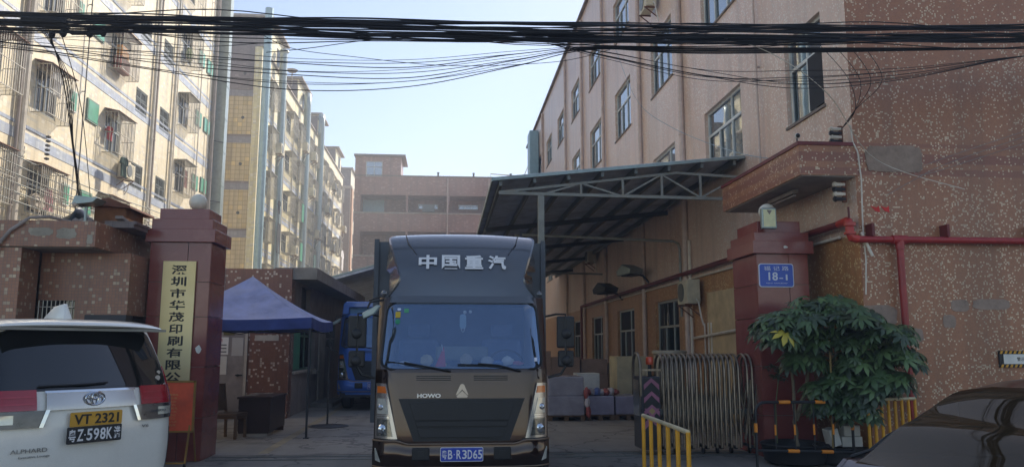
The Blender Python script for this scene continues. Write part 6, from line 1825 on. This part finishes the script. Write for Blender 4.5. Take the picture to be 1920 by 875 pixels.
# local x forward, y across
def rl(x):   # roof/glass centre line height
    pts=[(-3.3,.9),(-3.0,1.08),(-2.5,1.36),(-1.9,1.46),(-1.0,1.485),(-.45,1.47),(-.12,1.41),(.18,1.2),(.42,.96),(.56,.84),(1.2,.74),(1.45,.5)]
    for (a,za),(b,zb) in zip(pts,pts[1:]):
        if a<=x<=b: t_=(x-a)/(b-a); t_=t_*t_*(3-2*t_)*.5+t_*.5; return za+(zb-za)*t_
    return .6
def prof(x):
    belt=min(.93,rl(x)-.02); top=rl(x); wb=.88*(1-.12*max(0,(x-.6)/1.0)**2)
    ra=min(1,max(0,(top-belt)/.5)); wt_=wb-.30*ra
    return [(-wb*.97,.22),(-wb,.5),(-wb*.99,belt-.02),(-wb*.97,belt),(-wt_-.03,belt+(top-.1-belt)*.96 if top-.1>belt else belt+.002),(-wt_+.10,top-.03),(-wt_*.5,top-.006),(0,top),(wt_*.5,top-.006),(wt_-.10,top-.03),(wt_+.03,belt+(top-.1-belt)*.96 if top-.1>belt else belt+.002),(wb*.97,belt),(wb*.99,belt-.02),(wb,.5),(wb*.97,.22)]
xs=[-3.3+4.75*k/90 for k in range(91)]
for nm_,sel,mt_ in (('body',0,P_maroon),('glass',1,G_car)):
    m=MB(); 
    for i in range(len(xs)-1):
        a,b=prof(xs[i]),prof(xs[i+1]); xm=(xs[i]+xs[i+1])/2
        for k in range(14):
            side = k in (3,10); wind = k in (4,5,6,7,8,9)
            gl = (side and -2.6<xm<.3 and not (-.95<xm<-.85)) or (wind and (-.2<xm<.46) and k not in (4,9)) or (wind and (-2.95<xm<-2.3) and k not in (4,9))
            if gl==bool(sel): m._add([(xs[i],*a[k]),(xs[i+1],*b[k]),(xs[i+1],*b[k+1]),(xs[i],*a[k+1])],[(0,1,2,3)])
    add(m,'window_glass' if sel else 'body',mt_,car,smooth=True,weld=.0005)
for sg in (-1,1):
    m=MB(); P_=[]
    for x in [-2.6+.1*k for k in range(31)]:
        p=prof(x); P_.append((x,sg*p[11][0]*0+sg*(p[9][0]+.05 if False else p[10][0]+.0),p[10][1]+.005))
    m.tube(P_,.012,6); add(m,'pillar_trim',plast,car,smooth=True)
    for x in (.75,-2.5): 
        m=MB(); m.lathe([(.2,-.1),(.32,-.1),(.33,.1),(.2,.1)],(0,0,0),22); m.v=[(x+a,sg*.82+c,.33+b) for a,b,c in m.v]; add(m,'wheel',M['rubber'],car,smooth=True)
    m=MB(); m.sphere((0,0,0),1,12,8); m.v=[(.12+a*.09,sg*1.0+b*.12,.90+c*.06) for a,b,c in m.v]; add(m,'mirror',P_maroon,car,smooth=True)
    m=MB(); m.sphere((0,0,0),1,12,8); m.v=[(1.25+a*.13,sg*.62+b*.16,.66+c*.06) for a,b,c in m.v]; add(m,'headlight',lens_c,car,smooth=True)
m=MB(); m.prismx([(0,0),(0,0),(0,0)],0,0) if False else m.box(-2.9,0.0,-.7,.7,.4,.5); add(m,'interior_floor',M['dark_in'],car)
for x in (-.9,-1.8):
    for y in (-.38,.38):
        m=MB(); m.box(x-.1,x+.05,y-.22,y+.22,.5,1.15); add(m,'seat',mat('seat_tan','6c5a44',.9),car,bevel=.05)
m=MB(); m.sphere((0,0,0),1,10,6); m.v=[(-1.3+a*.05,b*.03,1.45+c*.03) for a,b,c in m.v]; add(m,'roof_aerial',M['black'],car,smooth=True)

# ------------------------------------------------------------------ haze
hz = MB(); hz.box(-60,60,-12,125,-1,30)
hm = bpy.data.materials.new('haze'); hm.use_nodes=True; nt=hm.node_tree; nt.nodes.clear()
out=nt.nodes.new('ShaderNodeOutputMaterial'); pv=nt.nodes.new('ShaderNodeVolumePrincipled')
pv.inputs['Color'].default_value=(.80,.87,.96,1); pv.inputs['Density'].default_value=.0040; pv.inputs['Anisotropy'].default_value=.3
nt.links.new(pv.outputs[0],out.inputs['Volume'])
ho=hz.build('haze',hm); tag(ho,kind='stuff')
